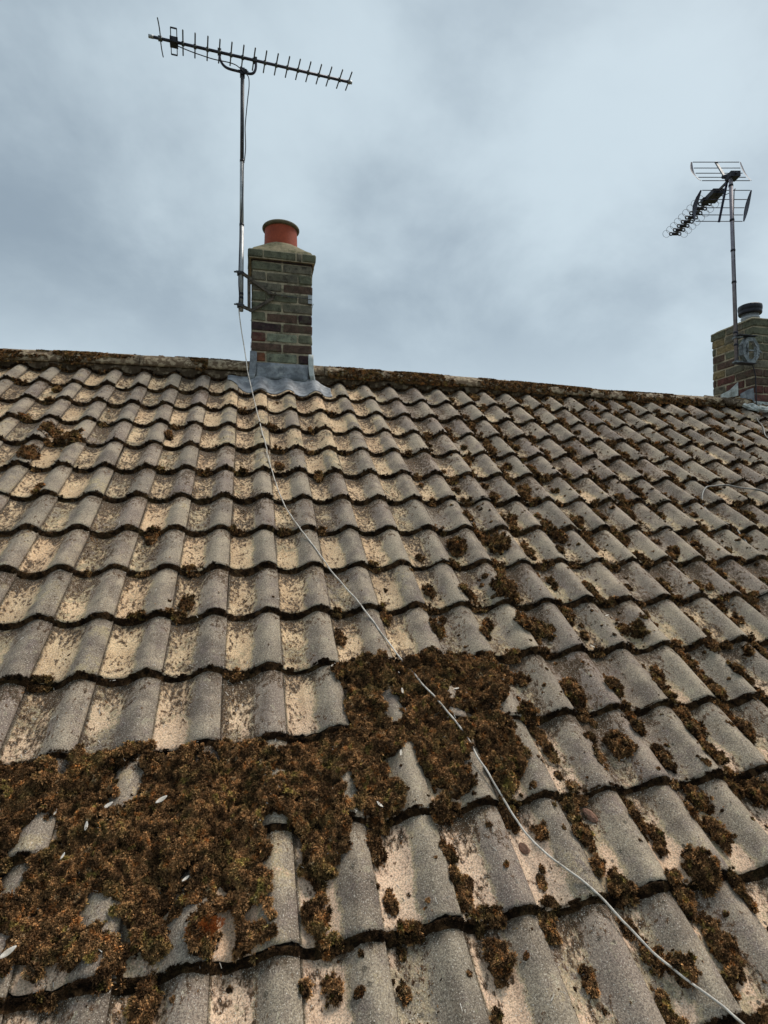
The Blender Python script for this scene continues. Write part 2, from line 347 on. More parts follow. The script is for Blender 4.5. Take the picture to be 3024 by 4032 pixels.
M['navy_plastic'] = noisy('navy_plastic', (0.016, 0.017, 0.045), (0.03, 0.032, 0.07), 20, rough=0.5, bump=0.05)
M['cable'] = noisy('white_cable_sheath', (0.46, 0.42, 0.37), (0.66, 0.61, 0.54), 30, rough=0.6, bump=0.15, c3=(0.30, 0.26, 0.21), scale3=30)
M['cable_white'] = noisy('clean_cable_sheath', (0.60, 0.60, 0.58), (0.70, 0.70, 0.68), 30, rough=0.5, bump=0.1)
M['wire_grey'] = noisy('grey_wire', (0.13, 0.125, 0.115), (0.24, 0.23, 0.21), 30, rough=0.5)
M['leaf'] = noisy('pale_dry_leaf', (0.46, 0.41, 0.34), (0.68, 0.63, 0.56), 60, rough=0.7, bump=0.2)
M['stone'] = noisy('reddish_stone', (0.16, 0.085, 0.055), (0.30, 0.17, 0.12), 60, rough=0.95, bump=0.9, c3=(0.06, 0.05, 0.025), scale3=50)
M['orange_moss'] = noisy('orange_moss', (0.36, 0.10, 0.02), (0.58, 0.21, 0.045), 90, rough=1.0, bump=0.6)
M['deck'] = noisy('roofing_felt', (0.015, 0.013, 0.012), (0.03, 0.027, 0.024), 10)
M['wall'] = noisy('house_brick_wall', (0.19, 0.10, 0.07), (0.28, 0.16, 0.11), 8)
M['grass'] = noisy('ground_grass', (0.035, 0.05, 0.015), (0.07, 0.09, 0.03), 0.6, c3=(0.12, 0.10, 0.07), scale3=0.2, bump=0.0)

def brick_material():
    m_, t, b = new_mat('weathered_brick'); P = posn(t); oi = t.node('ShaderNodeObjectInfo')
    n = t.noise(P, 22, 4, 0.65); f = t.noise(P, 190, 3, 0.75); g = t.noise(t.vadd(P, (3, 3, 3)), 13, 5, 0.7)
    col = t.mix(t.ss(n, 0.3, 0.7), t.vmul(oi.outputs['Color'], (0.66, 0.66, 0.68)), t.vmul(oi.outputs['Color'], (1.25, 1.25, 1.2)))
    col = t.mix(t.m('MULTIPLY', t.ss(g, 0.48, 0.66), 0.45), col, rgb(0.115, 0.115, 0.072))
    col = t.mix(t.m('MULTIPLY', t.ss(t.noise(t.vadd(P, (1, 8, 3)), 17, 4, 0.6), 0.56, 0.66), 0.55), col, rgb(0.032, 0.026, 0.020))
    col = t.mix(t.ss(f, 0.3, 0.7), t.vmul(col, (0.75, 0.75, 0.75)), t.vmul(col, (1.2, 1.2, 1.2)))
    t.put(b.inputs['Base Color'], col); b.inputs['Roughness'].default_value = 0.92
    finish_bump(t, b, t.m('ADD', t.m('MULTIPLY', n, 1.5), f), 1.0, 0.008); return m_
M['brick'] = brick_material()

# ------------------------------------------------------------------ ground and the house below the roof
g = MB(); g.add([(-900, -900, -6), (900, -900, -6), (900, 900, -6), (-900, 900, -6)], [(0, 1, 2, 3)])
tag(g.build('ground', M['grass']), kind='structure')
TH = math.radians(35.0); CT, ST = math.cos(TH), math.sin(TH)
def RW(u, v, n=0.0): return Vector((u, v * CT - n * ST, v * ST + n * CT))       # roof (u along, v up, n out) -> world
GAU, TW = 0.2805956505506997, 0.2                                               # tile gauge and cover width
roof = empty('tiled_roof'); tag(roof, 'long mossy roof slope of weathered wavy concrete tiles rising to a ridge', 'roof')
UL, UR = -4.0, 9.0
bk = MB()
for sgn in (1,):
    a = [RW(UL, -2.75, -0.115), RW(UR, -2.75, -0.115), RW(UR, 2.06, -0.115), RW(UL, 2.06, -0.115)]
    bk.add(a, [(0, 1, 2, 3)])
bk.build('roof_deck', M['deck'], roof)
apexY, apexZ = RW(0, 2.08)[1], RW(0, 2.08)[2]
b2 = MB()
for k in range(16):                                      # far slope in courses
    y0, z0 = apexY + k * GAU * CT, apexZ - k * GAU * ST - 0.03
    y1, z1 = y0 + (GAU + .05) * CT, z0 - (GAU + .05) * ST + 0.018
    b2.add([(UL, y0, z0), (UL, y1, z1), (UR, y1, z1), (UR, y0, z0), (UL, y1, z1 - .018), (UR, y1, z1 - .018)], [(0, 1, 2, 3), (1, 4, 5, 2)])
b2.build('far_slope', M['ridge'], roof)
house = empty('house_walls', (2.5, apexY, -6)); tag(house, 'plain brick house walls standing under the tiled roof', 'house')
h = MB(); h.box((0, 0, 2.15), (12.4, 6.6, 4.3)); h.build('wall', M['wall'], house)
h = MB()
for s_ in (-1, 1):
    x = s_ * 6.1; h.add([(x - .1, -3.3, 4.3), (x - .1, 3.3, 4.3), (x - .1, 0, 4.3 + 2.35), (x + .1, -3.3, 4.3), (x + .1, 3.3, 4.3), (x + .1, 0, 6.65)],
                        [(0, 2, 1), (3, 4, 5), (0, 1, 4, 3), (1, 2, 5, 4), (2, 0, 3, 5)])
h.build('gable', M['wall'], house)

# ------------------------------------------------------------------ roof tiles
PX = np.array([-.13, -.04, 0.0, .05, .10, .16, .22, .29, .38, .47, .55, .63, .70, .76, .82, .88, .94, 1.0])
PN = np.array([-.056, -.046, -.0275, -.034, -.0385, -.0425, -.0442, -.0445, -.0420, -.0355, -.0250, -.0125, -.0040, 0.0, -.0008, -.0050, -.0115, -.0195])
def h_prof(x): return np.interp(x, PX, PN)
xs_f = np.linspace(0, 1, 200); hs_f = h_prof(xs_f)
ker = np.hanning(9); ker /= ker.sum(); hs_s = np.convolve(np.pad(hs_f, 4, mode='edge'), ker, 'valid')
def h_s(x): return np.interp(x, xs_f, hs_s)
def make_tile(seed, nx=22, vs=(0, .012, .05, .12, .2, GAU, .36), low=False):
    rs = np.random.default_rng(seed)
    xs = np.concatenate([[-.12, -.03], np.linspace(0.0, .88, nx - 4), [.91, .94, .97, 1.0]])
    vs = list(vs); V = []; UVs = []; nX = len(xs); nV = len(vs); ph = rs.uniform(0, 100)
    chip = (fbm(xs * 9 + ph, xs * 0 + ph, seed) - .5) * .010 + (fbm(xs * 30 + ph, xs * 0, seed + 3) - .5) * .005
    chip = np.where(rs.random(nX) > .90, chip + rs.uniform(.002, .009, nX), chip)
    th = .0205
    for side in (0, 1):
        for j, v in enumerate(vs):
            for i, x in enumerate(xs):
                n = h_s(max(x, 0)) if x >= 0 else (-.056 if x < -.1 else -.046)
                rn = 0 if low else (float(fbm(np.array(x * 6 + ph), np.array(v * 25 + ph), seed + 9, 3)) - .5) * .0035
                top = n - .0205 * v / GAU + rn
                vv = v
                if j == 0: vv = v + chip[i]; top -= .003 if side == 0 else 0
                if side: top -= th; vv += 0.001 if j == 0 else 0
                V.append(((x - 1) * TW, vv, top)); UVs.append((x, v / GAU))
    F = []; FM = []
    o = nX * nV; I = lambda s, j, i: s * o + j * nX + i
    for j in range(nV - 1):
        for i in range(nX - 1):
            F.append((I(0, j, i), I(0, j, i + 1), I(0, j + 1, i + 1), I(0, j + 1, i))); FM.append(0)
            F.append((I(1, j, i), I(1, j + 1, i), I(1, j + 1, i + 1), I(1, j, i + 1))); FM.append(1)
        F.append((I(0, j, nX - 1), I(1, j, nX - 1), I(1, j + 1, nX - 1), I(0, j + 1, nX - 1))); FM.append(0)
        F.append((I(0, j, 0), I(0, j + 1, 0), I(1, j + 1, 0), I(1, j, 0))); FM.append(0)
    for i in range(nX - 1):
        F.append((I(0, 0, i), I(1, 0, i), I(1, 0, i + 1), I(0, 0, i + 1))); FM.append(1)
        F.append((I(0, nV - 1, i), I(0, nV - 1, i + 1), I(1, nV - 1, i + 1), I(1, nV - 1, i))); FM.append(1)
    return np.array(V), F, FM, np.array(UVs)
variants = []
for sd in range(8):
    V, F, FM, UVs = make_tile(sd * 13 + 1)
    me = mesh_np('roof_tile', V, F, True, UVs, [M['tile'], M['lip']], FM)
    sharp = me.attributes.new('sharp_face', 'BOOLEAN', 'FACE') if 'sharp_face' not in me.attributes else me.attributes['sharp_face']
    nq = len(F); flags = [False] * nq
    for k_, f_ in enumerate(F):
        if FM[k_] == 1: flags[k_] = True
    sharp.data.foreach_set('value', flags)
    at = me.attributes.new('rnd', 'FLOAT', 'POINT'); at.data.foreach_set('value', [0.0] * len(V))
    variants.append(me)
# choose the 300 tiles that show largest
SURVEY = Matrix(((0.97236, 0.0, -0.23340748, -0.12085), (-0.23350, 0.0, -0.97195863, -2.70500), (0.0, 0.0, 0.0, -0.01952), (0, 0, 0, 1)))
for i_ in range(3): SURVEY[i_][1] = up[i_]; SURVEY[i_][0] = right[i_]; SURVEY[i_][2] = -fwd[i_]
cm = SURVEY.inverted(); FP = 2225.13            # fixed survey station, independent of the camera object
def pix(p):
    q = cm @ p; return (1512 + FP * q.x / -q.z, 2016 - FP * q.y / -q.z, -q.z)
cand = []
for r in range(-6, 9):
    for c in range(-19, 45):
        seen = False
        for fx in (0, .5, 1):
            for fy in (0, .5, 1):
                x, y, z = pix(RW((c - 1 + fx) * TW, -r * GAU + fy * GAU))
                if z > 0.1 and 0 <= x <= 3024 and 0 <= y <= 4032: seen = True
        z = pix(RW((c - .5) * TW, -r * GAU))[2]
        cand.append((0 if seen else 1, z, r, c))
cand.sort(); picked = [(r, c) for s_, z, r, c in cand[:300] if s_ == 0]; rest = [(r, c) for s_, z, r, c in cand if (r, c) not in set(picked)]
tile_holder = roof
jit = {}
def tile_tf(r, c):
    if (r, c) not in jit:
        rs = random.Random(r * 101 + c)
        jit[(r, c)] = (rs.uniform(-.0015, .0015), rs.gauss(0, .0038), rs.uniform(-.0008, .0026), rs.gauss(0, .009), rs.gauss(0, .005))
    a, b_, n, rz, rx = jit[(r, c)]
    loc = RW(c * TW + a, -r * GAU + b_, n)
    return Matrix.Translation(loc) @ Matrix.Rotation(TH, 4, 'X') @ Euler((rx, 0, rz)).to_matrix().to_4x4()
for (r, c) in sorted(picked):
    o = D.objects.new('roof_tile', variants[random.randrange(8)]); COL.objects.link(o); o.parent = roof; o.matrix_world = tile_tf(r, c)
lowv = [make_tile(200 + k, 12, (0, .1, GAU), True) for k in range(3)]
AV = []; AF = []; AM = []; AU = []; AR = []; base_i = 0
for (r, c) in rest:
    V, F, FM, UVs = lowv[random.randrange(3)]; mt = np.array(tile_tf(r, c))
    AV.append(V @ mt[:3, :3].T + mt[:3, 3]); AF += [tuple(i + base_i for i in f) for f in F]; AM += FM; AU.append(UVs)
    AR.append(np.full(len(V), random.random())); base_i += len(V)
me = mesh_np('outlying_tiles', np.concatenate(AV), AF, True, np.concatenate(AU), [M['tile'], M['lip']], AM)
at = me.attributes.new('rnd', 'FLOAT', 'POINT'); at.data.foreach_set('value', np.concatenate(AR).astype(np.float32))
o = link('outlying_tiles', me, roof); o['kind'] = 'stuff'

# ------------------------------------------------------------------ ridge
RY, RZ = RW(0, 2.085, 0.0)[1], RW(0, 2.085)[2] - 0.052     # axis of the half round ridge tiles
def ridge_lift(x): return 0.012 - 0.0062 * (x - 0.3) ** 2 if x < 3 else 0.012 - 0.0062 * 7.29 - 0.0 * (x - 3)
RL = 0.445
ridge_r = 0.098
def ridge_mesh(seed):
    V = []; F = []; nx, na = 12, 16
    rs = np.random.default_rng(seed); ph = rs.uniform(0, 90)
    for s_ in (0, 1):
        for i in range(nx):
            x = i / (nx - 1) * (RL - .006)
            for k in range(na):
                a = math.pi * k / (na - 1)
                rr = ridge_r - (0.014 if s_ else 0) + (float(fbm(np.array(x * 25 + ph), np.array(a * 3 + ph), seed)) - .5) * .008
                V.append((x, -rr * math.cos(a) * 1.04, rr * math.sin(a)))
    o_ = nx * na; I = lambda s, i, k: s * o_ + i * na + k
    for i in range(nx - 1):
        for k in range(na - 1):
            F.append((I(0, i, k), I(0, i + 1, k), I(0, i + 1, k + 1), I(0, i, k + 1)))
            F.append((I(1, i, k), I(1, i, k + 1), I(1, i + 1, k + 1), I(1, i + 1, k)))
        for k in (0, na - 1): F.append((I(0, i, k), I(1, i, k), I(1, i + 1, k), I(0, i + 1, k)))
    for k in range(na - 1):
        for i in (0, nx - 1): F.append((I(0, i, k), I(0, i, k + 1), I(1, i, k + 1), I(1, i, k)))
    return mesh_np('ridge_tile', V, F, True, mats=[M['ridge']])
rv = [ridge_mesh(s_) for s_ in (3, 4, 5)]
x = UL
k = 0
while x < UR:
    if not (-0.35 < x < -0.2) or True:
        if not (x > -0.12 and x + RL < 0.36):
            z = RZ + ridge_lift(x)
            slope = math.atan((ridge_lift(x + RL) - ridge_lift(x)) / RL)
            link('ridge_tile', rv[k % 3], roof, (x, RY, z + random.uniform(-.001, .002)), (random.uniform(-.01, .01), -slope, random.uniform(-.003, .003)))
    x += RL; k += 1
# mortar bedding filling the pans below the ridge
mb_v = []; mb_f = []; NX = 900
for i in range(NX):
    u = UL + .02 + (UR - UL - .04) * i / (NX - 1)
    nz = float(fbm(np.array(u * 30.), np.array(1.), 5)); nz2 = float(fbm(np.array(u * 9.), np.array(4.), 8))
    hh = float(h_s((u / TW) % 1.0))
    for (v, n) in ((1.955 + nz * .02, hh - .008), (1.962 + nz * .02, hh * .8 + .004 + nz2 * .006), (1.985, -.002 + nz2 * .012), (2.02, .010 + nz2 * .01), (2.06, .02)):
        mb_v.append(RW(u, v, n + (ridge_lift(u)) * .5))
for i in range(NX - 1):
    for j in range(4):
        mb_f.append((i * 5 + j, (i + 1) * 5 + j, (i + 1) * 5 + j + 1, i * 5 + j + 1))
link('mortar_bed', mesh_np('mortar_bed', mb_v, mb_f, True, mats=[M['mortar_bed']]), roof)

# ------------------------------------------------------------------ moss: a thickness field over the tiles
def S_field(U, V):
    r = -np.floor(V / GAU + 1e-9); v0 = -r * GAU; x = np.mod(U / TW, 1.0)
    return h_s(x) - .0205 * (V - v0) / GAU, V - v0, x
poly = [(-0.843, -1.146), (-0.774, -1.153), (-0.661, -1.151), (-0.555, -1.155), (-0.386, -1.139), (-0.192, -1.148), (-0.03, -1.153), (0.111, -1.150), (0.190, -1.094), (0.194, -0.903), (0.205, -0.835), (0.364, -0.85), (0.601, -0.832), (0.776, -0.857), (0.771, -0.968), (0.728, -1.125), (0.749, -1.234), (0.705, -1.372), (0.627, -1.378), (0.582, -1.298), (0.482, -1.418), (0.428, -1.412), (0.422, -1.281), (0.384, -1.197), (0.315, -1.239), (0.341, -1.317), (0.305, -1.411), (0.2, -1.405), (0.137, -1.441), (0.116, -1.51), (0.07, -1.543), (0.008, -1.518), (0.009, -1.426), (-0.075, -1.378), (-0.065, -1.486), (-0.073, -1.571), (-0.106, -1.68), (-0.151, -1.682), (-0.183, -1.623), (-0.21, -1.678), (-0.272, -1.638), (-0.319, -1.648), (-0.411, -1.554), (-0.395, -1.646), (-0.47, -1.676), (-0.557, -1.674), (-0.662, -1.662), (-0.9, -1.66)]
def sdf(U, V):
    inside = np.zeros(U.shape, bool); dist = np.full(U.shape, 9.0); n = len(poly)
    for i in range(n):
        x0, y0 = poly[i]; x1, y1 = poly[(i + 1) % n]
        ex, ey = x1 - x0, y1 - y0; t = np.clip(((U - x0) * ex + (V - y0) * ey) / (ex * ex + ey * ey), 0, 1)
        dist = np.minimum(dist, np.hypot(U - x0 - t * ex, V - y0 - t * ey))
        cr = ((y0 > V) != (y1 > V)) & (U < (x1 - x0) * (V - y0) / (y1 - y0 + 1e-12) + x0)
        inside ^= cr
    return np.where(inside, dist, -dist)
clumps = []
hand = [(0.835, -1.115, 0.068), (0.878, -0.955, 0.045), (1.039, -1.032, 0.082), (1.097, -1.268, 0.075), (1.216, -1.025, 0.066), (0.045, -1.622, 0.06), (-0.325, -1.741, 0.07), (0.514, -1.321, 0.043), (0.851, -1.659, 0.055), (0.826, -1.526, 0.055), (1.027, -1.717, 0.06), (0.471, -1.774, 0.06), (1.035, -0.711, 0.072), (0.87, -0.148, 0.095), (1.096, -0.131, 0.099), (0.806, -0.486, 0.053), (0.978, -0.492, 0.098), (0.98, -0.694, 0.061), (1.2, -1.206, 0.053), (1.234, -1.317, 0.059), (1.413, -1.226, 0.054), (1.439, -1.338, 0.052), (1.112, -1.664, 0.07), (0.903, -1.866, 0.054), (0.861, -1.405, 0.045), (0.701, -1.498, 0.035), (0.421, -1.526, 0.032), (1.02, -1.51, 0.052), (1.254, -1.566, 0.061), (1.196, -1.711, 0.049), (-1.198, 0.963, 0.10), (-1.225, 0.654, 0.10), (-1.056, 0.858, 0.09), (-1.12, 0.90, .08), (1.493, -0.75, 0.066), (1.452, -0.975, 0.05), (1.628, -1.08, 0.06), (1.633, -1.247, 0.056), (1.77, -0.874, 0.055), (1.927, -0.91, 0.045), (1.487, -1.476, 0.066), (-1.088, 0.311, 0.039), (1.781, -1.0, 0.047), (0.007, -1.757, 0.03), (0.207, -1.578, 0.014), (-.212, -1.630, .070)]
for (u, v, wd) in hand: clumps.append((u, v, wd * .42, wd * .62, min(.030 if v < .5 else .013, wd * .42)))
for r in range(-6, 9):
    for c in range(-9, 26):
        u0 = (c - 1) * TW; v0 = -r * GAU; zr = float(sstep(np.array(u0 + .12 * r), .55, 1.0))
        dens = .92 * zr + .02
        rs = random.Random(r * 313 + c * 7)
        if r <= -3 and u0 < 1.0: dens *= .35
        for q in range(4):
            if rs.random() < dens * .85:
                vv = v0 + rs.uniform(.04, .27); uu = u0 + rs.triangular(.0, .10, .022)
                a = rs.uniform(.008, .024); 
                if rs.random() < .12: a *= 1.35
                clumps.append((uu, vv, a, a * rs.uniform(1.1, 2.3), a * rs.uniform(.5, .9)))
        for q in range(int(rs.uniform(2, 12) * (0.12 + zr))):          # little round cushions anywhere on the tile
            a = rs.uniform(.0035, .0085) * (1.0 if rs.random() < .85 else 1.5)
            clumps.append((u0 + rs.uniform(0, .2), v0 + rs.uniform(.01, .27), a, a, a * .6))
        if rs.random() < .25 + .7 * zr:                                 # moss packed where lip meets pan
            clumps.append((u0 + rs.uniform(.01, .08), v0 + GAU - rs.uniform(.0, .012), rs.uniform(.02, .04), rs.uniform(.010, .022), .014))
CARVE = [(-0.444, -1.244, 0.046, 0.073), (-0.235, -1.189, 0.036, 0.041), (-0.62, -1.177, 0.024, 0.039), (-0.625, -1.347, 0.03, 0.044), (0.354, -1.054, 0.035, 0.08), (-0.47, -1.349, 0.039, 0.022), (-0.662, -1.461, 0.028, 0.075), (-0.465, -1.551, 0.03, 0.043), (-0.248, -1.506, 0.027, 0.026), (0.368, -1.32, 0.031, 0.082), (0.598, -1.252, 0.033, 0.09), (-0.04, -1.42, 0.036, 0.036), (-0.285, -1.334, 0.024, 0.018), (0.175, -1.313, 0.019, 0.041)]
def moss_height(U, V, part='all'):
    S, dv, x = S_field(U, V); T = np.full(U.shape, -.01)
    # the big mat
    sel = (U > -1.2) & (U < 1.0) & (V > -1.95) & (V < -.75)
    if part == 'fringe': sel[:] = False
    if sel.any():
        u, v = U[sel], V[sel]; s_ = S[sel]
        m = sdf(u, v) + (fbm(u * 17, v * 17, 31) - .5) * .15 + (fbm(u * 60, v * 60, 35) - .5) * .05
        m = sstep(m, -.012, .028)
        hx_ = h_s(x[sel])
        carve = np.zeros(u.shape)
        for (cu_, cv_, ca_, cb_) in CARVE: carve = np.maximum(carve, 1 - sstep(((u - cu_) / ca_) ** 2 + ((v - cv_) / cb_) ** 2 + (fbm(u * 50, v * 50, 61) - .5) * 4.5, .3, 1.8))
        lev = -.062 + .42 * (hx_ + .052) + .010 + .060 * (fbm(u * 8, v * 8, 3) - .5) + .040 * domes(u * 24 + .6 * vnoise(u * 40, v * 40, 9), v * 24, 2) * (.35 + 1.0 * vnoise(u * 17, v * 17, 3)) + .015 * domes(u * 52, v * 52, 4) + .016 * (fbm(u * 30, v * 30, 8) - .5)
        lev = lev - carve * .045 - .010 * sstep(v, -1.40, -1.60)
        T[sel] = np.maximum(T[sel], np.where(m > .02, (lev - s_) - (1 - m) * .05, -.01))
    if part == 'body': return S, T
    # fringe packed against the lip of the course above and hanging from it
    dd = GAU - dv; nz = fbm(U * 45, V * 45, 12); nz2 = fbm(U * 14, V * 10, 19)
    fr = (.026 * (.35 + nz)) * np.exp(-(dd / (.005 + .016 * nz2)) ** 2) - .0035
    T = np.maximum(T, fr)
    lp = (.0065 * nz + .006 * (nz2 - .5)) * np.exp(-(dv / .007) ** 2) - .0034
    T = np.maximum(T, lp)
    return S, T
def moss_grid(u0, u1, v0, v1, d, part):
    nu = int((u1 - u0) / d) + 1; nv = int((v1 - v0) / d) + 1
    us = u0 + np.arange(nu) * d; vs = v0 + np.arange(nv) * d
    U, V = np.meshgrid(us, vs)
    S, T = moss_height(U, V, part)
    if part == 'fringe': return U, V, S, T
    wob = fbm(U * 60, V * 60, 41); wob2 = fbm(U * 150, V * 150, 43); dm = domes(U * 75, V * 75, 44)
    for (cu, cv, a, b_, h_) in clumps:
        i0 = max(0, int((cu - 1.6 * a - u0) / d)); i1 = min(nu, int((cu + 1.6 * a - u0) / d) + 2)
        j0 = max(0, int((cv - 1.6 * b_ - v0) / d)); j1 = min(nv, int((cv + 1.6 * b_ - v0) / d) + 2)
        if i1 <= i0 or j1 <= j0: continue
        uu = U[j0:j1, i0:i1]; vv = V[j0:j1, i0:i1]
        big_ = min(1.0, a / .016)
        q = ((uu - cu) / a) ** 2 + ((vv - cv) / b_) ** 2 + ((wob[j0:j1, i0:i1] - .5) * 3.0 + (wob2[j0:j1, i0:i1] - .5) * 2.0) * big_
        hh = h_ * np.sqrt(np.clip(1 - q, 0, 1)) * (1 + big_ * (.8 * dm[j0:j1, i0:i1] - .4)) - .0012
        T[j0:j1, i0:i1] = np.maximum(T[j0:j1, i0:i1], hh)
    return U, V, S, T
def visible_mask(U, V):
    P = np.stack([U, V * CT, V * ST], -1); mi = np.array(cm)
    q = P @ mi[:3, :3].T + mi[:3, 3]; z = -q[..., 2]; z = np.where(z > .05, z, .05)
    x = 1512 + FP * q[..., 0] / z; y = 2016 - FP * q[..., 1] / z
    return (x > -260) & (x < 3284) & (y < 4300) & (q[..., 2] < -.2), z
moss_pts = []; fringe_pts = []
def moss_build(name, grids, label, cat, part, mat, store):
    AV = []; AF = []; bi = 0
    for (u0, u1, v0, v1, d) in grids:
        U, V, S, T = moss_grid(u0, u1, v0, v1, d, part)
        vis, z = visible_mask(U, V)
        ok = (T > .0006) & vis
        cell = ok[:-1, :-1] | ok[1:, :-1] | ok[:-1, 1:] | ok[1:, 1:]
        use = np.zeros_like(ok); use[:-1, :-1] |= cell; use[1:, :-1] |= cell; use[:-1, 1:] |= cell; use[1:, 1:] |= cell
        idx = np.full(U.shape, -1); idx[use] = np.arange(use.sum())
        n = S + np.where(T > .0006, T, np.minimum(T, 0) * .3 - .002)
        u, v, nn = U[use], V[use], n[use]
        AV.append(np.stack([u, v * CT - nn * ST, v * ST + nn * CT], -1))
        jj, ii = np.nonzero(cell)
        AF.append(np.stack([idx[jj, ii], idx[jj, ii + 1], idx[jj + 1, ii + 1], idx[jj + 1, ii]], -1) + bi); bi += int(use.sum())
        # tuft seeds: smaller ones down in the creases between cushions
        def blur(A, r_):
            P_ = np.pad(A, r_, mode='edge'); c_ = np.cumsum(np.cumsum(np.pad(P_, ((1, 0), (1, 0))), 0), 1); w_ = 2 * r_ + 1
            return (c_[w_:, w_:] - c_[:-w_, w_:] - c_[w_:, :-w_] + c_[:-w_, :-w_]) / w_ ** 2
        rel = n - blur(n, max(2, int(.012 / d)))
        j2, i2 = np.nonzero(ok & (T > .0018)); pr = rng.random(len(j2))
        zz_ = z[j2, i2]; tt = T[j2, i2]
        want = np.clip((d * d) / (np.clip(.0025 * zz_, .0038, .009) ** 2), 0, 1)
        k_ = pr < want
        j2, i2, tt, zz_ = j2[k_], i2[k_], tt[k_], zz_[k_]
        uu = U[j2, i2] + rng.uniform(-d, d, len(j2)) * .5; vv = V[j2, i2] + rng.uniform(-d, d, len(j2)) * .5; nn = n[j2, i2] - .001
        sc = np.clip(.72 + rel[j2, i2] * 110, .22, 1.4) * np.clip(.0068 * (.5 + .3 * zz_), .0068, .0120) * (1.0 if part == 'body' else .62) * rng.uniform(.6, 1.35, len(j2)) * np.clip(.35 + tt / .014, .35, 1.2)
        gu = np.gradient(n, d, axis=1)[j2, i2]; gv = np.gradient(n, d, axis=0)[j2, i2]
        store.append(np.stack([uu, vv * CT - nn * ST, vv * ST + nn * CT, sc, np.clip(gu, -1.2, 1.2), np.clip(gv, -1.2, 1.2)], -1))
    V_ = np.concatenate(AV); F_ = np.concatenate(AF)
    me = D.meshes.new(name); me.vertices.add(len(V_)); me.vertices.foreach_set('co', V_.astype(np.float32).ravel())
    me.loops.add(len(F_) * 4); me.loops.foreach_set('vertex_index', F_.astype(np.int32).ravel())
    me.polygons.add(len(F_)); me.polygons.foreach_set('loop_start', np.arange(len(F_), dtype=np.int32) * 4)
    me.polygons.foreach_set('use_smooth', np.ones(len(F_), bool)); me.update(calc_edges=True); me.validate()
    me.materials.append(mat); o = link(name, me); tag(o, label, cat, kind='stuff'); return len(F_)
nf = moss_build('moss', [(-1.3, 2.3, -2.25, -.56, .0032), (-2.1, 5.2, -.56, 1.965, .0052)],
                'brown and olive moss growing in the pans of the roof tiles', 'moss', 'body', M['moss_base'], moss_pts)
nf2 = moss_build('lip_moss', [(-1.3, 2.3, -2.25, -.56, .0034), (-2.1, 5.2, -.56, 1.965, .0050)],
    'blackish damp moss packed along the lips of the tile courses', 'moss', 'fringe', M['moss_dark'], fringe_pts)

# tufts: small bursts of leaflets set on the moss
def tuft_mesh(seed, nleaf=26, mat='moss'):
    rs = random.Random(seed); V = []; F = []
    for k in range(nleaf):
        a = rs.uniform(0, 2 * math.pi); el = rs.uniform(.15, 1.5); L = rs.uniform(.6, 1.15)
        d = Vector((math.cos(a) * math.cos(el), math.sin(a) * math.cos(el), math.sin(el)))
        s_ = d.cross(Vector((0, 0, 1))).normalized() * rs.uniform(.09, .17); o_ = Vector((rs.uniform(-.3, .3), rs.uniform(-.3, .3), 0))
        mid_ = o_ + d * L * .55 + Vector((0, 0, .08)); tip = o_ + d * L + Vector((0, 0, -.12 * (1.5 - el)))
        i = len(V); V += [o_ - s_ * .5, o_ + s_ * .5, mid_ + s_, mid_ - s_, tip]; F += [(i, i + 1, i + 2, i + 3), (i + 3, i + 2, i + 4)]
    return mesh_np('moss_tuft', V, F, False, mats=[M[mat]])
src = D.collections.new('tuft_sources')
src_d = D.collections.new('dark_tuft_sources')
for k in range(6):
    src.objects.link(D.objects.new('moss_tuft', tuft_mesh(k)))
    src_d.objects.link(D.objects.new('dark_moss_tuft', tuft_mesh(k + 20, 22, 'moss_dark')))
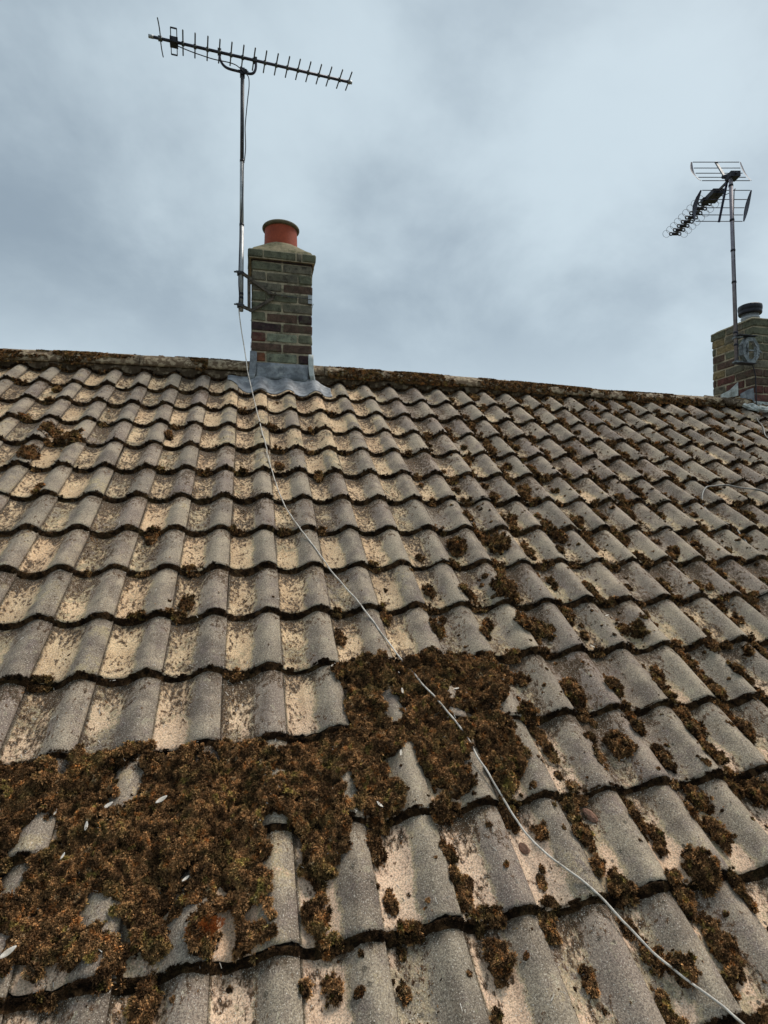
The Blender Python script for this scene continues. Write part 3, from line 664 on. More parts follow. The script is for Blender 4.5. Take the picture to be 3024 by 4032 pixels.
def scatter(name, PTS, parent=None, src=src):
    pts = PTS[:, :3]; n = len(pts)
    nx_ = -PTS[:, 4]; ny_ = -PTS[:, 5]; nz_ = np.ones(n)                       # normal in roof frame
    wx = nx_; wy = ny_ * CT - nz_ * ST; wz = ny_ * ST + nz_ * CT
    wx = wx + rng.normal(0, .3, n); wy = wy + rng.normal(0, .3, n)
    lat = np.arctan2(np.hypot(wx, wy), wz); az = np.arctan2(wx, -wy)
    rot = np.zeros((n, 3), np.float32)
    E_ = [Euler((float(l), 0.0, float(a))).to_matrix() @ Matrix.Rotation(float(s_), 3, 'Z') for l, a, s_ in zip(lat, az, rng.uniform(0, 6.28, n))]
    rot[:] = [tuple(e.to_euler()) for e in E_]
    me = D.meshes.new(name); me.vertices.add(n); me.vertices.foreach_set('co', pts.astype(np.float32).ravel()); me.update()
    at = me.attributes.new('rot', 'FLOAT_VECTOR', 'POINT'); at.data.foreach_set('vector', rot.ravel())
    at = me.attributes.new('scl', 'FLOAT', 'POINT'); at.data.foreach_set('value', PTS[:, 3].astype(np.float32))
    o = link(name, me, parent)
    ng = D.node_groups.new(name + '_scatter', 'GeometryNodeTree')
    ng.interface.new_socket('Geometry', in_out='INPUT', socket_type='NodeSocketGeometry')
    ng.interface.new_socket('Geometry', in_out='OUTPUT', socket_type='NodeSocketGeometry')
    N, L = ng.nodes, ng.links
    gi = N.new('NodeGroupInput'); go = N.new('NodeGroupOutput'); iop = N.new('GeometryNodeInstanceOnPoints')
    m2p = N.new('GeometryNodeMeshToPoints'); L.new(gi.outputs[0], m2p.inputs['Mesh']); L.new(m2p.outputs[0], iop.inputs['Points'])
    ci = N.new('GeometryNodeCollectionInfo'); ci.inputs['Collection'].default_value = src
    ci.inputs['Separate Children'].default_value = True; ci.inputs['Reset Children'].default_value = True
    L.new(ci.outputs[0], iop.inputs['Instance']); iop.inputs['Pick Instance'].default_value = True
    ra = N.new('GeometryNodeInputNamedAttribute'); ra.data_type = 'FLOAT_VECTOR'; ra.inputs['Name'].default_value = 'rot'
    sa = N.new('GeometryNodeInputNamedAttribute'); sa.data_type = 'FLOAT'; sa.inputs['Name'].default_value = 'scl'
    e2r = N.new('FunctionNodeEulerToRotation'); L.new(ra.outputs['Attribute'], e2r.inputs[0]); L.new(e2r.outputs[0], iop.inputs['Rotation'])
    L.new(sa.outputs['Attribute'], iop.inputs['Scale']); L.new(iop.outputs[0], go.inputs[0])
    md = o.modifiers.new('scatter', 'NODES'); md.node_group = ng
    return o
# loose crumbs of moss washed into the pans
K = 170000
cu = rng.uniform(-2.1, 5.0, K); cv = rng.uniform(-2.1, 1.95, K); cx = np.mod(cu / TW, 1.0)
cz = fbm(cu * 11, cv * 8, 91, 3) + .35 * (fbm(cu * 45, cv * 30, 95, 2) - .5)
Sc, cdv, _ = S_field(cu, cv)
keep = (rng.random(K) < np.where(cx < .5, 1.0, .16)) & (cz + .10 * cdv / GAU >.50) & (rng.random(K) < .75)
keep &= ~((cu > -.3) & (cu < .5) & (cv > 1.68)) 
vis_, cz_ = visible_mask(cu, cv); keep &= vis_
cu, cv, Sc, cz_ = cu[keep], cv[keep], Sc[keep], cz_[keep]
moss_pts.append(np.stack([cu, cv * CT - Sc * ST, cv * ST + Sc * CT, rng.uniform(.0014, .0042, len(cu)) * rng.uniform(.6, 1.4, len(cu)) * np.clip(.5 + .2 * cz_, .8, 1.4), np.zeros(len(cu)), np.zeros(len(cu))], -1))
# ridge moss tufts
rp = []
for k in range(36000):
    xx = random.uniform(-2.2, 5.2); a = random.uniform(-.25, 1.75)
    dens = float(fbm(np.array(xx * 3.1), np.array(a * .8), 77)) + .45 * (float(fbm(np.array(xx * 16), np.array(a * 3), 78)) - .5)
    if -0.42 < xx < -.13 or .35 < xx < .47: dens -= .3
    if 1.0 < xx: dens += .03
    if dens < .475 or (-.13 < xx < .36): continue
    rr = ridge_r - .001; y = RY - rr * math.cos(max(a, 0)) * 1.04; z = RZ + ridge_lift(xx) + (rr * math.sin(a) if a > 0 else a * .09)
    if a < 0: y -= -a * .05
    rp.append((xx, y, z, random.uniform(.005, .011), 0, 0))
allp = np.concatenate(moss_pts + [np.array(rp)])
tag(scatter('lip_moss_leaflets', np.concatenate(fringe_pts), None, src_d), 'fine dark leaflets of moss fringing the tile lips', 'moss', kind='stuff')
print('moss faces', nf, 'tufts', len(allp))
tag(scatter('moss_leaflets', allp), 'fine tufted leaflets of dry moss over roof tiles and ridge', 'moss', kind='stuff')

# surface height used to lay cables on the roof
def surf(u, v, cap=.030):
    U, V = np.atleast_1d(np.array(u, float)), np.atleast_1d(np.array(v, float)); S, T = moss_height(U, V)
    return S + np.clip(T, 0, cap)

# ------------------------------------------------------------------ brick helper
def brick_mesh(L, Dp, H, seed):
    bm = bmesh.new(); bmesh.ops.create_cube(bm, size=1.0); bmesh.ops.scale(bm, vec=(L, Dp, H), verts=bm.verts)
    bmesh.ops.bevel(bm, geom=bm.edges[:], offset=.0075, segments=1, affect='EDGES')
    rs = random.Random(seed)
    for v in bm.verts: v.co += Vector((rs.uniform(-1, 1), rs.uniform(-1, 1), rs.uniform(-1, 1))) * .0028
    me = D.meshes.new('brick'); bm.to_mesh(me); bm.free(); me.materials.append(M['brick']); return me
bcache = {}
def brick(parent, c, L, Dp, H, col, var):
    key = (round(L, 3), round(Dp, 3), round(H, 3), var % 4)
    if key not in bcache: bcache[key] = brick_mesh(L, Dp, H, len(bcache))
    o = link('brick', bcache[key], parent, (c[0] + random.uniform(-.001, .001), c[1] + random.uniform(-.0015, .0015), c[2] + random.uniform(-.001, .001)), (0, random.gauss(0, .004), random.gauss(0, .006)))
    k_ = random.uniform(.9, 1.1); o.color = (col[0] * k_, col[1] * k_, col[2] * k_, 1); return o
BR = dict(brown=(.115, .070, .052), dark=(.050, .028, .030), grey=(.165, .145, .108), green=(.155, .155, .105), pale=(.26, .275, .20), red=(.25, .095, .05), maroon=(.14, .055, .045), tan=(.25, .185, .095))
def course(parent, x0, x1, yf, depth, z, hc, kind, cols, colside, sides='LRB', mort=.010, var=0):
    """one course of a hollow-free stack: front (+back) row of bricks and the side returns"""
    W_ = x1 - x0; hb = .1025 * W_ / .45; st = .215 * W_ / .45
    H = hc - mort
    if kind == 'A': spans = [(x0, x0 + hb), (x0 + hb + mort, x1 - hb - mort), (x1 - hb, x1)]
    else: spans = [(x0, x0 + W_ / 2 - mort / 2), (x0 + W_ / 2 + mort / 2, x1)]
    if kind == 'O': 
        q = [0, .218, .228, .70, .71, .785, .797, 1.0]; spans = [(x0 + W_ * q[i], x0 + W_ * q[i + 1]) for i in (0, 2, 4, 6)]
    for i, (a, b_) in enumerate(spans):
        if kind == 'A' and i != 1: dp = .215                      # its long face runs back along the side
        else: dp = .1025
        brick(parent, ((a + b_) / 2, yf + dp / 2, z + hc / 2), b_ - a, dp, H, BR[cols[i % len(cols)]], var + i)
        brick(parent, ((a + b_) / 2, yf + depth - dp / 2, z + hc / 2), b_ - a, dp, H, BR[colside[i % len(colside)]], var + i + 1)
    ys = (.215 + mort) if kind == 'A' else (.1025 + mort)
    rem = depth - 2 * ys
    n = 1 if rem < .26 else 2
    if rem > .03:
        for s_, sx in ((0, x0), (1, x1 - .1025)):
            for q in range(n):
                y0 = yf + ys + rem / n * q; L = rem / n - (mort if q < n - 1 else 0)
                brick(parent, (sx + .05125, y0 + L / 2, z + hc / 2), .1025, L, H, BR[colside[(q + s_ + 2) % len(colside)]], var + q)

# ------------------------------------------------------------------ chimney with the terracotta pot
YF = 1.600
ch = empty('brick_chimney', (0, 0, 0)); tag(ch, 'slender brick chimney with red terracotta pot on the ridge behind the white cable', 'chimney')
X0, X1 = -.107, .345; HC = .0768; ZB = 1.2275
rows_ = [('A', ['red', 'pale', 'dark']), ('B', ['brown', 'brown']), ('A', ['maroon', 'pale', 'green']), ('B', ['dark', 'brown']),
         ('A', ['green', 'brown', 'dark']), ('B', ['green', 'grey']), ('A', ['green', 'green', 'grey']), ('B', ['grey', 'brown']),
         ('A', ['grey', 'grey', 'green']), ('B', ['green', 'grey'])]
for k, (kd, cols) in enumerate([('B', ['brown', 'brown']), ('A', ['brown', 'brown', 'brown'])] + rows_):
    course(ch, X0, X1, YF, .45, ZB + (k - 2) * HC, HC, kd, cols, ['brown', 'grey', 'maroon', 'green'], var=k)
ztop = ZB + 10 * HC
course(ch, X0 - .004, X1 + .004, YF - .006, .462, ztop - HC * .0 - .0, .012, 'B', ['dark', 'dark'], ['dark'], mort=.002)
course(ch, X0 - .030, X1 + .026, YF - .026, .505, ztop + .010, .072, 'O', ['green', 'green', 'grey', 'green'], ['green', 'grey'], mort=.011)
core = MB(); core.box(((X0 + X1) / 2, YF + .225, (1.0 + ztop + .015) / 2), (X1 - X0 - .012, .438, ztop + .015 - 1.0))
core.box(((X0 + X1) / 2 - .002, YF + .2265, ztop + .046), (X1 - X0 + .038, .490, .066)); core.build('mortar', M['mortar'], ch)
# flaunching: a rough cement pyramid up to the pot
zt = ztop + .082; PC = (.118, YF + .226); fv = []; ff = []; NA = 40; NR = 9
for j in range(NR):
    t_ = j / (NR - 1)
    for k in range(NA):
        a = 2 * math.pi * k / NA; ca, sa = math.cos(a), math.sin(a); m_ = max(abs(ca), abs(sa))
        sq = (.236 * ca / m_, .240 * sa / m_); rd = (.138 * ca, .138 * sa)
        nz = (float(fbm(np.array(ca * 3 + 5. + t_), np.array(sa * 3 + 9. + t_ * 2), 6)) - .5)
        e = t_ ** .9
        x_ = sq[0] * (1 - e) + rd[0] * e; y_ = sq[1] * (1 - e) + rd[1] * e
        z_ = zt - .004 + .128 * (t_ ** .8) + nz * .028 * (1 if 0 < j < NR - 1 else .4)
        if j == 0: z_ = zt - .012
        fv.append((PC[0] + x_ + nz * .008, PC[1] + y_, z_))
for j in range(NR - 1):
    for k in range(NA): ff.append((j * NA + k, j * NA + (k + 1) % NA, (j + 1) * NA + (k + 1) % NA, (j + 1) * NA + k))
ff.append(tuple(range(NA))[::-1]); ff.append(tuple((NR - 1) * NA + k for k in range(NA)))
link('flaunching', mesh_np('flaunching', fv, ff, False, mats=[M['flaunch']]), ch)
pz = zt + .092
pot = MB(); pot.lathe([(.132, -.02), (.130, .07), (.1275, .165), (.1285, .182)], (PC[0], PC[1], pz), 56)
pot.lathe([(.112, .205), (.112, .0)], (PC[0], PC[1], pz), 56); po = pot.build('chimney_pot', M['terracotta'], ch, True)
rim = MB(); prof = [(.1285 + .0185 * math.sin(a) if 0 < a < math.pi else .1285, .198 - .0165 * math.cos(a)) for a in [math.pi * q / 10 for q in range(11)]]
prof += [(.120, .2145), (.112, .205)]; rim.lathe(prof, (PC[0], PC[1], pz), 56); rim.build('rim', M['pot_rim'], po, True)
so = MB(); so.lathe([(.111, .02), (0.001, .02)], (PC[0], PC[1], pz), 24); so.build('soot_plug', M['soot'], ch)

# lead flashing
def sheet(name, P, nu, nv, mat, parent, th=.0022, smooth=True):
    V = []; F = []
    for s_ in (0, 1):
        for row in P:
            for p, nn in row: V.append(Vector(p) - Vector(nn) * th * s_)
    o_ = nu * nv; I = lambda s, j, i: s * o_ + j * nu + i
    for j in range(nv - 1):
        for i in range(nu - 1):
            F.append((I(0, j, i), I(0, j, i + 1), I(0, j + 1, i + 1), I(0, j + 1, i))); F.append((I(1, j, i), I(1, j + 1, i), I(1, j + 1, i + 1), I(1, j, i + 1)))
        F.append((I(0, j, 0), I(0, j + 1, 0), I(1, j + 1, 0), I(1, j, 0))); F.append((I(0, j, nu - 1), I(1, j, nu - 1), I(1, j + 1, nu - 1), I(0, j + 1, nu - 1)))
    for i in range(nu - 1):
        F.append((I(0, 0, i), I(1, 0, i), I(1, 0, i + 1), I(0, 0, i + 1))); F.append((I(0, nv - 1, i), I(0, nv - 1, i + 1), I(1, nv - 1, i + 1), I(1, nv - 1, i)))
    return link(name, mesh_np(name, V, F, smooth, mats=[mat]), parent)
RN = Vector((0, -ST, CT))
def apron(ua, ub, va_f, vb_f, nu, nv, lift, nm, mat):
    P = []
    for j in range(nv):
        row = []
        for i in range(nu):
            u = ua + (ub - ua) * i / (nu - 1); t_ = j / (nv - 1); v = va_f(u) * (1 - t_) + vb_f(u) * t_
            S = float(S_field(np.array([u]), np.array([min(v, 1.955)]))[0][0])
            fl = float(sstep(np.array(v), 1.80, 1.95)); n = S * (1 - fl * .75) + lift + (float(fbm(np.array(u * 14.), np.array(v * 14.), 55)) - .5) * .009
            row.append((RW(u, v, n), RN))
        P.append(row)
    return sheet(nm, P, nu, nv, mat, ch)
lo_f = lambda u: 1.705 + .012 * math.sin(u * 21) + .20 * max(0, (-.10 - u) / .20) ** 1.5 + .02 * max(0, (u - .34) / .16)
apron(-.275, .48, lo_f, lambda u: 1.962 if -.10 < u < .34 else 1.962 - (.10 if u > 0 else .03) * min(1, max(-.10 - u, u - .34) / .14) ** .8, 90, 16, .0065, 'lead_apron', M['lead'])
# front upstand, corner strips and back-turned side pieces
fl = MB(); n_ = 16; fv = []; ff = []
P = []
for j in range(5):
    row = []
    for i in range(24):
        x_ = -.075 + .395 * i / 23; z_ = 1.095 + (1.224 - 1.095) * j / 4
        row.append(((x_, YF - .0055 - (.012 if j == 0 else 0) + .0022 * math.sin(x_ * 60 + j), z_ + .0015 * math.sin(x_ * 33)), (0, -1, 0)))
    P.append(row)
sheet('lead_upstand', P, 24, 5, M['lead'], ch)
for (xa, xb, zt_, mt) in ((-.117, -.066, 1.302, M['lead']), (.316, .356, 1.305, M['lead_white'])):
    P = []
    for j in range(7):
        row = []
        for i in range(5):
            x_ = xa + (xb - xa) * i / 4; z_ = 1.085 + (zt_ - 1.085) * j / 6
            fx = (1 - j / 6) ** 3 * .02
            row.append(((x_ + (fx if xa > 0 else -fx), YF - .0095 - fx, z_ + .002 * math.sin(i + j)), (0, -1, 0)))
        P.append(row)
    sheet('corner_flashing', P, 5, 7, mt, ch)
for sx in (X0 - .006, X1 + .006):
    P = [[((sx, YF - .009 + .26 * i / 5, 1.09 + .175 * i / 5 + .19 * j / 3), (1 if sx > 0 else -1, 0, 0)) for i in range(6)] for j in range(4)]
    sheet('side_flashing', P, 6, 4, M['lead'], ch)

# ------------------------------------------------------------------ mast and yagi aerial beside the chimney
aer = empty('television_aerial', (-.185, 1.62, 1.606)); tag(aer, 'long many-toothed rooftop television aerial on a tall pole beside the red-potted chimney', 'aerial')
def A_(name, mb, mat, sm=True, par=None):
    o = mb.build(name, mat, par or aer, sm)
    if par is None: o.matrix_parent_inverse = Matrix.Translation(aer.location).inverted()
    return o
def in_aer(o): o.matrix_parent_inverse = Matrix.Translation(aer.location).inverted(); return o
mst = MB(); mst.tube([(-.1835, 1.62, 1.606), (-.1845, 1.62, 2.26)], .0165, 14); A_('mast', mst, M['galv'])
mst = MB(); mst.tube([(-.1845, 1.62, 2.255), (-.1855, 1.62, 2.75)], .0150, 14); A_('mast', mst, M['galv'])
mst = MB(); mst.tube([(-.1855, 1.62, 2.745), (-.1865, 1.62, 3.44)], .0142, 14); A_('mast', mst, M['galv_dark'])
for zb_ in (2.262, 2.752, 1.705, 1.735):
    t_ = MB(); t_.tube([(-.184, 1.62, zb_ - .008), (-.184, 1.62, zb_ + .008)], .0182, 12); A_('tape_band', t_, M['black_plastic'])
BZ = 3.551; bA = Vector((-.845, 1.584, BZ)); bB = Vector((.660, 1.664, BZ)); bd = (bB - bA).normalized(); el = Vector((-.095, .9955, 0))
t_ = MB(); t_.tube([bA, bB], .0105, 12); boom = A_('boom', t_, M['alu_dark'])
t_ = MB(); t_.tube([bA - bd * .004, bA + bd * .03], .0125, 12); A_('boom_cap', t_, M['galv'])
t_ = MB(); t_.tube([bB - bd * .03, bB + bd * .004], .0125, 12); A_('boom_cap', t_, M['galv'])
t0 = .037 * 1.5
def boom_at(zx): return bA + (bB - bA) * ((zx - 95) / (1550 - 95)) 
def zx2x(zx, zy): pass
import itertools
ex = [297, 387, 480, 568, 655, 742, 825, 908, 992, 1075, 1153, 1230, 1308, 1383, 1462, 1530]
fx_ = lambda q: -.837 + 1.491 * ((q - 95) / 1455) * (1 + .0) 
# image spacing shrinks with distance: recover world x from the receding boom
def world_x(q):
    px = 540 + q / 1.8433; s_ = (px - 1512) / 2225.13; 
    dx_ = .23340748; # ray = right*s + fwd
    rx = .97236 * s_ + .23340748; ry = -.2335 * s_ + .97196
    # intersect with the boom line in plan
    ax, ay = bA.x + .12085, bA.y + 2.705; mx_, my = (bB - bA).x, (bB - bA).y
    t = (ax * ry - ay * rx) / (my * rx - mx_ * ry); return bA + (bB - bA) * t
for i, q in enumerate(ex):
    c = world_x(q); Ln = .232 - .0024 * i
    t_ = MB(); t_.tube([c - el * Ln * .5 + Vector((0, 0, .006)), c + el * Ln * .5 + Vector((0, 0, .006))], .0052, 8); t_.box(tuple(c), (.02, .022, .022)); A_('director', t_, M['alu_rod'])
c = world_x(127); R_ = []
for k in range(9):
    s_ = (k - 4) / 4; R_.append(c + el * (s_ * .172) + Vector((-.004 + .012 * s_ ** 2 * (1 if s_ > 0 else -1) + .006, 0, .004)))
t_ = MB(); t_.tube(R_, .0042, 8); t_.box(tuple(c), (.028, .024, .026)); A_('reflector', t_, M['alu_rod'])
c = world_x(230); t_ = MB()
for s_ in (-1, 1):
    y0, y1 = .025 * s_, .121 * s_
    ring = [c + bd * a + el * b_ for a, b_ in ((-.021, y0), (-.021, y1), (.021, y1), (.021, y0))]
    for i in range(4): t_.bar(ring[i], ring[(i + 1) % 4], .006, .009)
A_('dipole', t_, M['black_plastic'], False)
t_ = MB(); t_.box(tuple(c + Vector((0, 0, -.004))), (.056, .062, .04), (0, 0, .05)); A_('balun_box', t_, M['black_plastic'], False)
Z1 = lambda x, y, Y=1.62: None
def atY(zx, zy, Y=1.62):
    px, py = 540 + zx / 1.8433, 40 + zy / 1.8433
    s_ = (px - 1512) / 2225.13; t_ = (2016 - py) / 2225.13
    r_ = right * s_ + up * t_ + fwd; o_ = SURVEY.translation
    return o_ + r_ * ((Y - o_.y) / r_.y)
P = [atY(597, 312), atY(600, 345), atY(610, 375), atY(632, 405), atY(665, 425), atY(720, 440), atY(780, 455), atY(825, 462), atY(848, 452), atY(860, 425), atY(862, 390), atY(860, 370)]
t_ = MB(); t_.tube(catmull(P, 5), .0095, 10); A_('cradle', t_, M['alu_dark'])
for q in ((597, 303), (857, 365)):
    p = atY(*q); t_ = MB(); t_.box(tuple(p), (.026, .034, .034), (0, 0, .05)); A_('clamp', t_, M['galv_dark'], False)
t_ = MB(); p = atY(764, 455); t_.box(tuple(p), (.036, .046, .05)); t_.box(tuple(p + Vector((.022, -.01, .008))), (.016, .03, .022), (.3, .2, .4)); t_.tube([p + Vector((-.03, -.02, 0)), p + Vector((.045, -.02, .004))], .004, 6); t_.tube([p + Vector((-.012, -.015, 0)), p + Vector((-.014, -.015, .035))], .003, 6); A_('clamp', t_, M['black_plastic'], False)
P = [atY(262, 235, 1.59), atY(300, 262, 1.59), atY(390, 300, 1.59), atY(480, 332, 1.59), atY(560, 357, 1.59), atY(660, 378, 1.59), atY(712, 396, 1.59), atY(745, 420, 1.59), atY(775, 450, 1.59), atY(800, 472, 1.59), atY(811, 500, 1.59), atY(812, 560, 1.59), atY(803, 640, 1.59), atY(792, 750, 1.59), atY(784, 850, 1.59), atY(786, 930, 1.59), atY(787, 1000, 1.595), atY(780, 1080, 1.60), atY(771, 1130, 1.602), atY(768, 1300, 1.604), atY(760, 1450, 1.604), atY(748, 1560, 1.604), atY(744, 1700, 1.604), atY(738, 1900, 1.604), atY(737, 1990, 1.604), atY(742, 2080, 1.604), atY(737, 2140, 1.604), atY(741, 2200, 1.604)]
t_ = MB(); t_.tube(catmull(P, 6), .0036, 7); A_('coaxial_lead', t_, M['black_plastic'])
# chimney bracket with lashing wire
def fx2(zx, zy, Y):
    px, py = 860 + zx / 2.911, 800 + zy / 2.911
    s_ = (px - 1512) / 2225.13; t_ = (2016 - py) / 2225.13
    r_ = right * s_ + up * t_ + fwd; o_ = SURVEY.translation
    return o_ + r_ * ((Y - o_.y) / r_.y)
yb = YF - .012
t_ = MB()
t_.bar(fx2(376, 880, yb), fx2(605, 1035, yb), .022, .008, (0, 1, 0)); t_.bar(fx2(605, 1030, yb - .001), fx2(632, 1085, yb - .001), .02, .008, (0, 1, 0)); t_.bar(fx2(630, 1085, yb), fx2(380, 1232, yb), .022, .008, (0, 1, 0))
t_.bar(fx2(350, 872, yb), fx2(352, 1215, yb), .024, .014, (0, 1, 0))
t_.bar(fx2(270, 800, 1.60), fx2(385, 880, yb), .020, .022, (0, 1, 0)); t_.bar(fx2(250, 1172, 1.60), fx2(385, 1232, yb), .020, .022, (0, 1, 0))
zt1, zb1 = fx2(376, 880, yb).z, fx2(380, 1232, yb).z
t_.bar((X0 - .012, YF - .01, zt1), (X0 - .012, YF + .16, zt1 - .09), .022, .008, (1, 0, 0)); t_.bar((X0 - .012, YF + .16, zt1 - .09), (X0 - .012, YF - .01, zb1), .022, .008, (1, 0, 0))
A_('wall_bracket', t_, M['rust'], False)
for zq in (805, 1175):
    t_ = MB(); p = fx2(250, zq, 1.61); t_.box(tuple(p), (.046, .05, .02)); t_.tube([p + Vector((-.045, -.026, 0)), p + Vector((.03, -.026, 0))], .0035, 6); t_.tube([p + Vector((-.045, .0, .006)), p + Vector((.0, .0, .006))], .0035, 6)
    t_.box(tuple(p + Vector((-.028, -.026, 0))), (.008, .012, .012)); A_('u_bolt', t_, M['galv_dark'], False)
t_ = MB(); t_.tube(catmull([fx2(565, 1038, yb - .012), fx2(640, 1045, yb - .012), fx2(720, 1056, yb - .012)], 3), .005, 7); p = fx2(768, 1066, yb - .006); t_.box(tuple(p), (.03, .01, .014), (0, .2, 0)); t_.box(tuple(fx2(650, 1040, yb - .012)), (.012, .018, .02)); A_('eye_bolt', t_, M['rust'], False)
t_ = MB()
for dz in (0, .006): t_.tube(catmull([fx2(700, 1052 + dz * 900, yb), fx2(830, 1070 + dz * 1000, yb), fx2(930, 1084, yb), fx2(1062, 1100 + dz * 900, yb), ], 5), .0017, 5)
t_.tube([(X1 + .008, YF - .008, 1.70), (X1 + .008, YF + .458, 1.70)], .0018, 5); t_.tube([(X1 + .008, YF + .458, 1.70), (X0 - .008, YF + .458, 1.70)], .0018, 5)
A_('lashing_wire', t_, M['galv_dark'])
t_ = MB(); a, b_ = fx2(1028, 1050, yb - .004), fx2(1073, 1155, yb - .004)
t_.box(((a.x + b_.x) / 2, yb - .003, (a.z + b_.z) / 2 + .017), (b_.x - a.x, .004, (a.z - b_.z) * .45)); t_.box(((a.x + b_.x) / 2, yb - .003, (a.z + b_.z) / 2 - .019), (b_.x - a.x, .004, (a.z - b_.z) * .45)); t_.box((b_.x, YF + .02, (a.z + b_.z) / 2), (.004, .06, a.z - b_.z))
A_('corner_plate', t_, M['galv'], False)

# ------------------------------------------------------------------ right hand chimney
c2 = empty('far_chimney'); tag(c2, 'broad brick chimney with short grey cowled pot at the right edge of the ridge', 'chimney')
XA, XB, Y2, DP = 4.506, 5.20, 1.622, .49; HC2 = .0805; Z2 = 1.169
pal = ['brown', 'maroon', 'grey', 'brown', 'tan', 'green', 'maroon', 'brown']
for k in range(-2, 9):
    z0 = Z2 + k * HC2; H = HC2 - .011; off = k % 2
    px0 = XA if k < 8 else XA - .01
    # front row
    xx = XA; i = 0; first = .1025 if off else .215
    while xx < XB - .03:
        L = first if i == 0 else .215; L = min(L, XB - xx)
        brick(c2, (xx + L / 2, Y2 + (.10 if (off and i == 0) else .05125), z0 + HC2 / 2), L, (.215 if (off and i == 0) else .1025) - .0, H, BR[['red', 'maroon', 'brown', 'grey', 'green'][min(4, max(0, k // 2 + 1))] if i < 2 else pal[(i + k) % 8]], i + k + 9)
        xx += L + .011; i += 1
    # left face
    yy = Y2 + (.2185 if off else .1135); i = 0
    while yy < Y2 + DP - .03:
        L = min(.215 if not (off and i == 3) else .1025, Y2 + DP - yy)
        hi_ = k > 3
        brick(c2, (XA + .05125, yy + L / 2, z0 + HC2 / 2), .1025, L, H, BR[(['grey', 'tan', 'green', 'brown'] if hi_ else ['brown', 'maroon', 'grey', 'brown', 'maroon'])[(i + k * 3) % (4 if hi_ else 5)]], i + k + 5)
        yy += L + .011; i += 1
for k in (9,):
    z0 = Z2 + 9 * HC2
    xx = XA - .004; i = 0
    while xx < XB: brick(c2, (xx + .1075, Y2 + .056, z0 + .042), .212, .12, .074, BR[['green', 'grey'][i % 2]], i + 3); xx += .224; i += 1
    yy = Y2 + .112; i = 0
    while yy < Y2 + DP: L = min(.2, Y2 + DP + .015 - yy); brick(c2, (XA + .052, yy + L / 2, z0 + .042), .11, L, .074, BR[['grey', 'green'][i % 2]], i + 3); yy += L + .012; i += 1
t_ = MB(); t_.box(((XA + XB) / 2, Y2 + DP / 2, (.9 + Z2 + 9.9 * HC2) / 2), (XB - XA - .012, DP - .014, Z2 + 9.9 * HC2 - .9)); t_.build('mortar', M['mortar'], c2)
fv = []; ff = []; zt2 = Z2 + 9 * HC2 + .08
for j in range(5):
    t2 = j / 4
    for k in range(NA):
        a = 2 * math.pi * k / NA; ca, sa = math.cos(a), math.sin(a); m_ = max(abs(ca), abs(sa)); e = t2
        hx = (XB - XA) / 2 + .01; x_ = (hx * ca / m_) * (1 - e) + (.12 * ca - .12) * e; y_ = (.255 * sa / m_) * (1 - e) + .12 * sa * e
        fv.append(((XA + XB) / 2 + x_, Y2 + DP / 2 + y_, zt2 - .004 + .05 * t2 ** .8 + (random.uniform(-.004, .004) if 0 < j else -.01)))
for j in range(4):
    for k in range(NA): ff.append((j * NA + k, j * NA + (k + 1) % NA, (j + 1) * NA + (k + 1) % NA, (j + 1) * NA + k))
ff.append(tuple(4 * NA + k for k in range(NA)))
link('flaunching', mesh_np('flaunching', fv, ff, False, mats=[M['flaunch']]), c2)
p2 = (4.733, Y2 + DP / 2, zt2 + .055)
t_ = MB(); t_.lathe([(.079, -.03), (.077, .03), (.082, .036), (.082, .044), (.076, .05), (.078, .095), (.0, .095)], p2, 40); po = t_.build('chimney_pot', M['galv'], c2, True)
t_ = MB(); t_.lathe([(.0, .078), (.098, .078), (.103, .088), (.103, .108), (.099, .113), (.105, .120), (.107, .145), (.104, .164), (.09, .172), (0, .176)], p2, 40); t_.build('cowl', M['black_plastic'], po, True)
# lead and mortar at its foot
def patch(name, pts, mat, th=.006, par=c2, nrm=(0, -1, 0), rough=.01):
    V = []; n = len(pts); nn = Vector(nrm); cc = sum((Vector(p) for p in pts), Vector()) / n
    rings = [0, .45, .8, 1.0]
    for q in rings[1:]:
        for p in pts: V.append(cc + (Vector(p) - cc) * q + nn * (th * (1.3 - q) + random.uniform(-rough, rough) * .5))
    V.append(cc + nn * (th + random.uniform(-rough, rough))); F = []
    for j in range(2):
        for k in range(n): F.append((j * n + k, j * n + (k + 1) % n, (j + 1) * n + (k + 1) % n, (j + 1) * n + k))
    for k in range(n): F.append((len(V) - 1, (k + 1) % n, k))
    k0 = len(V)
    for k in range(n): V.append(Vector(pts[k]) - nn * .012)
    for k in range(n): F.append((2 * n + k, 2 * n + (k + 1) % n, k0 + (k + 1) % n, k0 + k))
    return link(name, mesh_np(name, V, F, False, mats=[mat]), par)
patch('side_flashing', [(XA - .004, 2.01, 1.27), (XA - .004, 2.01, 1.325), (XA - .004, 1.90, 1.345), (XA - .004, 1.80, 1.40), (XA - .004, 1.80, 1.27)], M['lead_white'], .004, nrm=(-1, 0, 0), rough=.003)
patch('corner_flashing', [(XA - .008, 1.77, 1.16), (XA - .008, 1.77, 1.28), (XA - .008, 1.68, 1.30), (XA - .008, 1.628, 1.30), (XA - .008, 1.62, 1.10)], M['lead'], .004, nrm=(-1, 0, 0), rough=.003)
patch('front_flashing', [(XA - .01, Y2 - .006, 1.05), (XA - .01, Y2 - .006, 1.175), (XB, Y2 - .006, 1.165), (XB, Y2 - .006, 1.03)], M['lead_white'], .004, rough=.002)
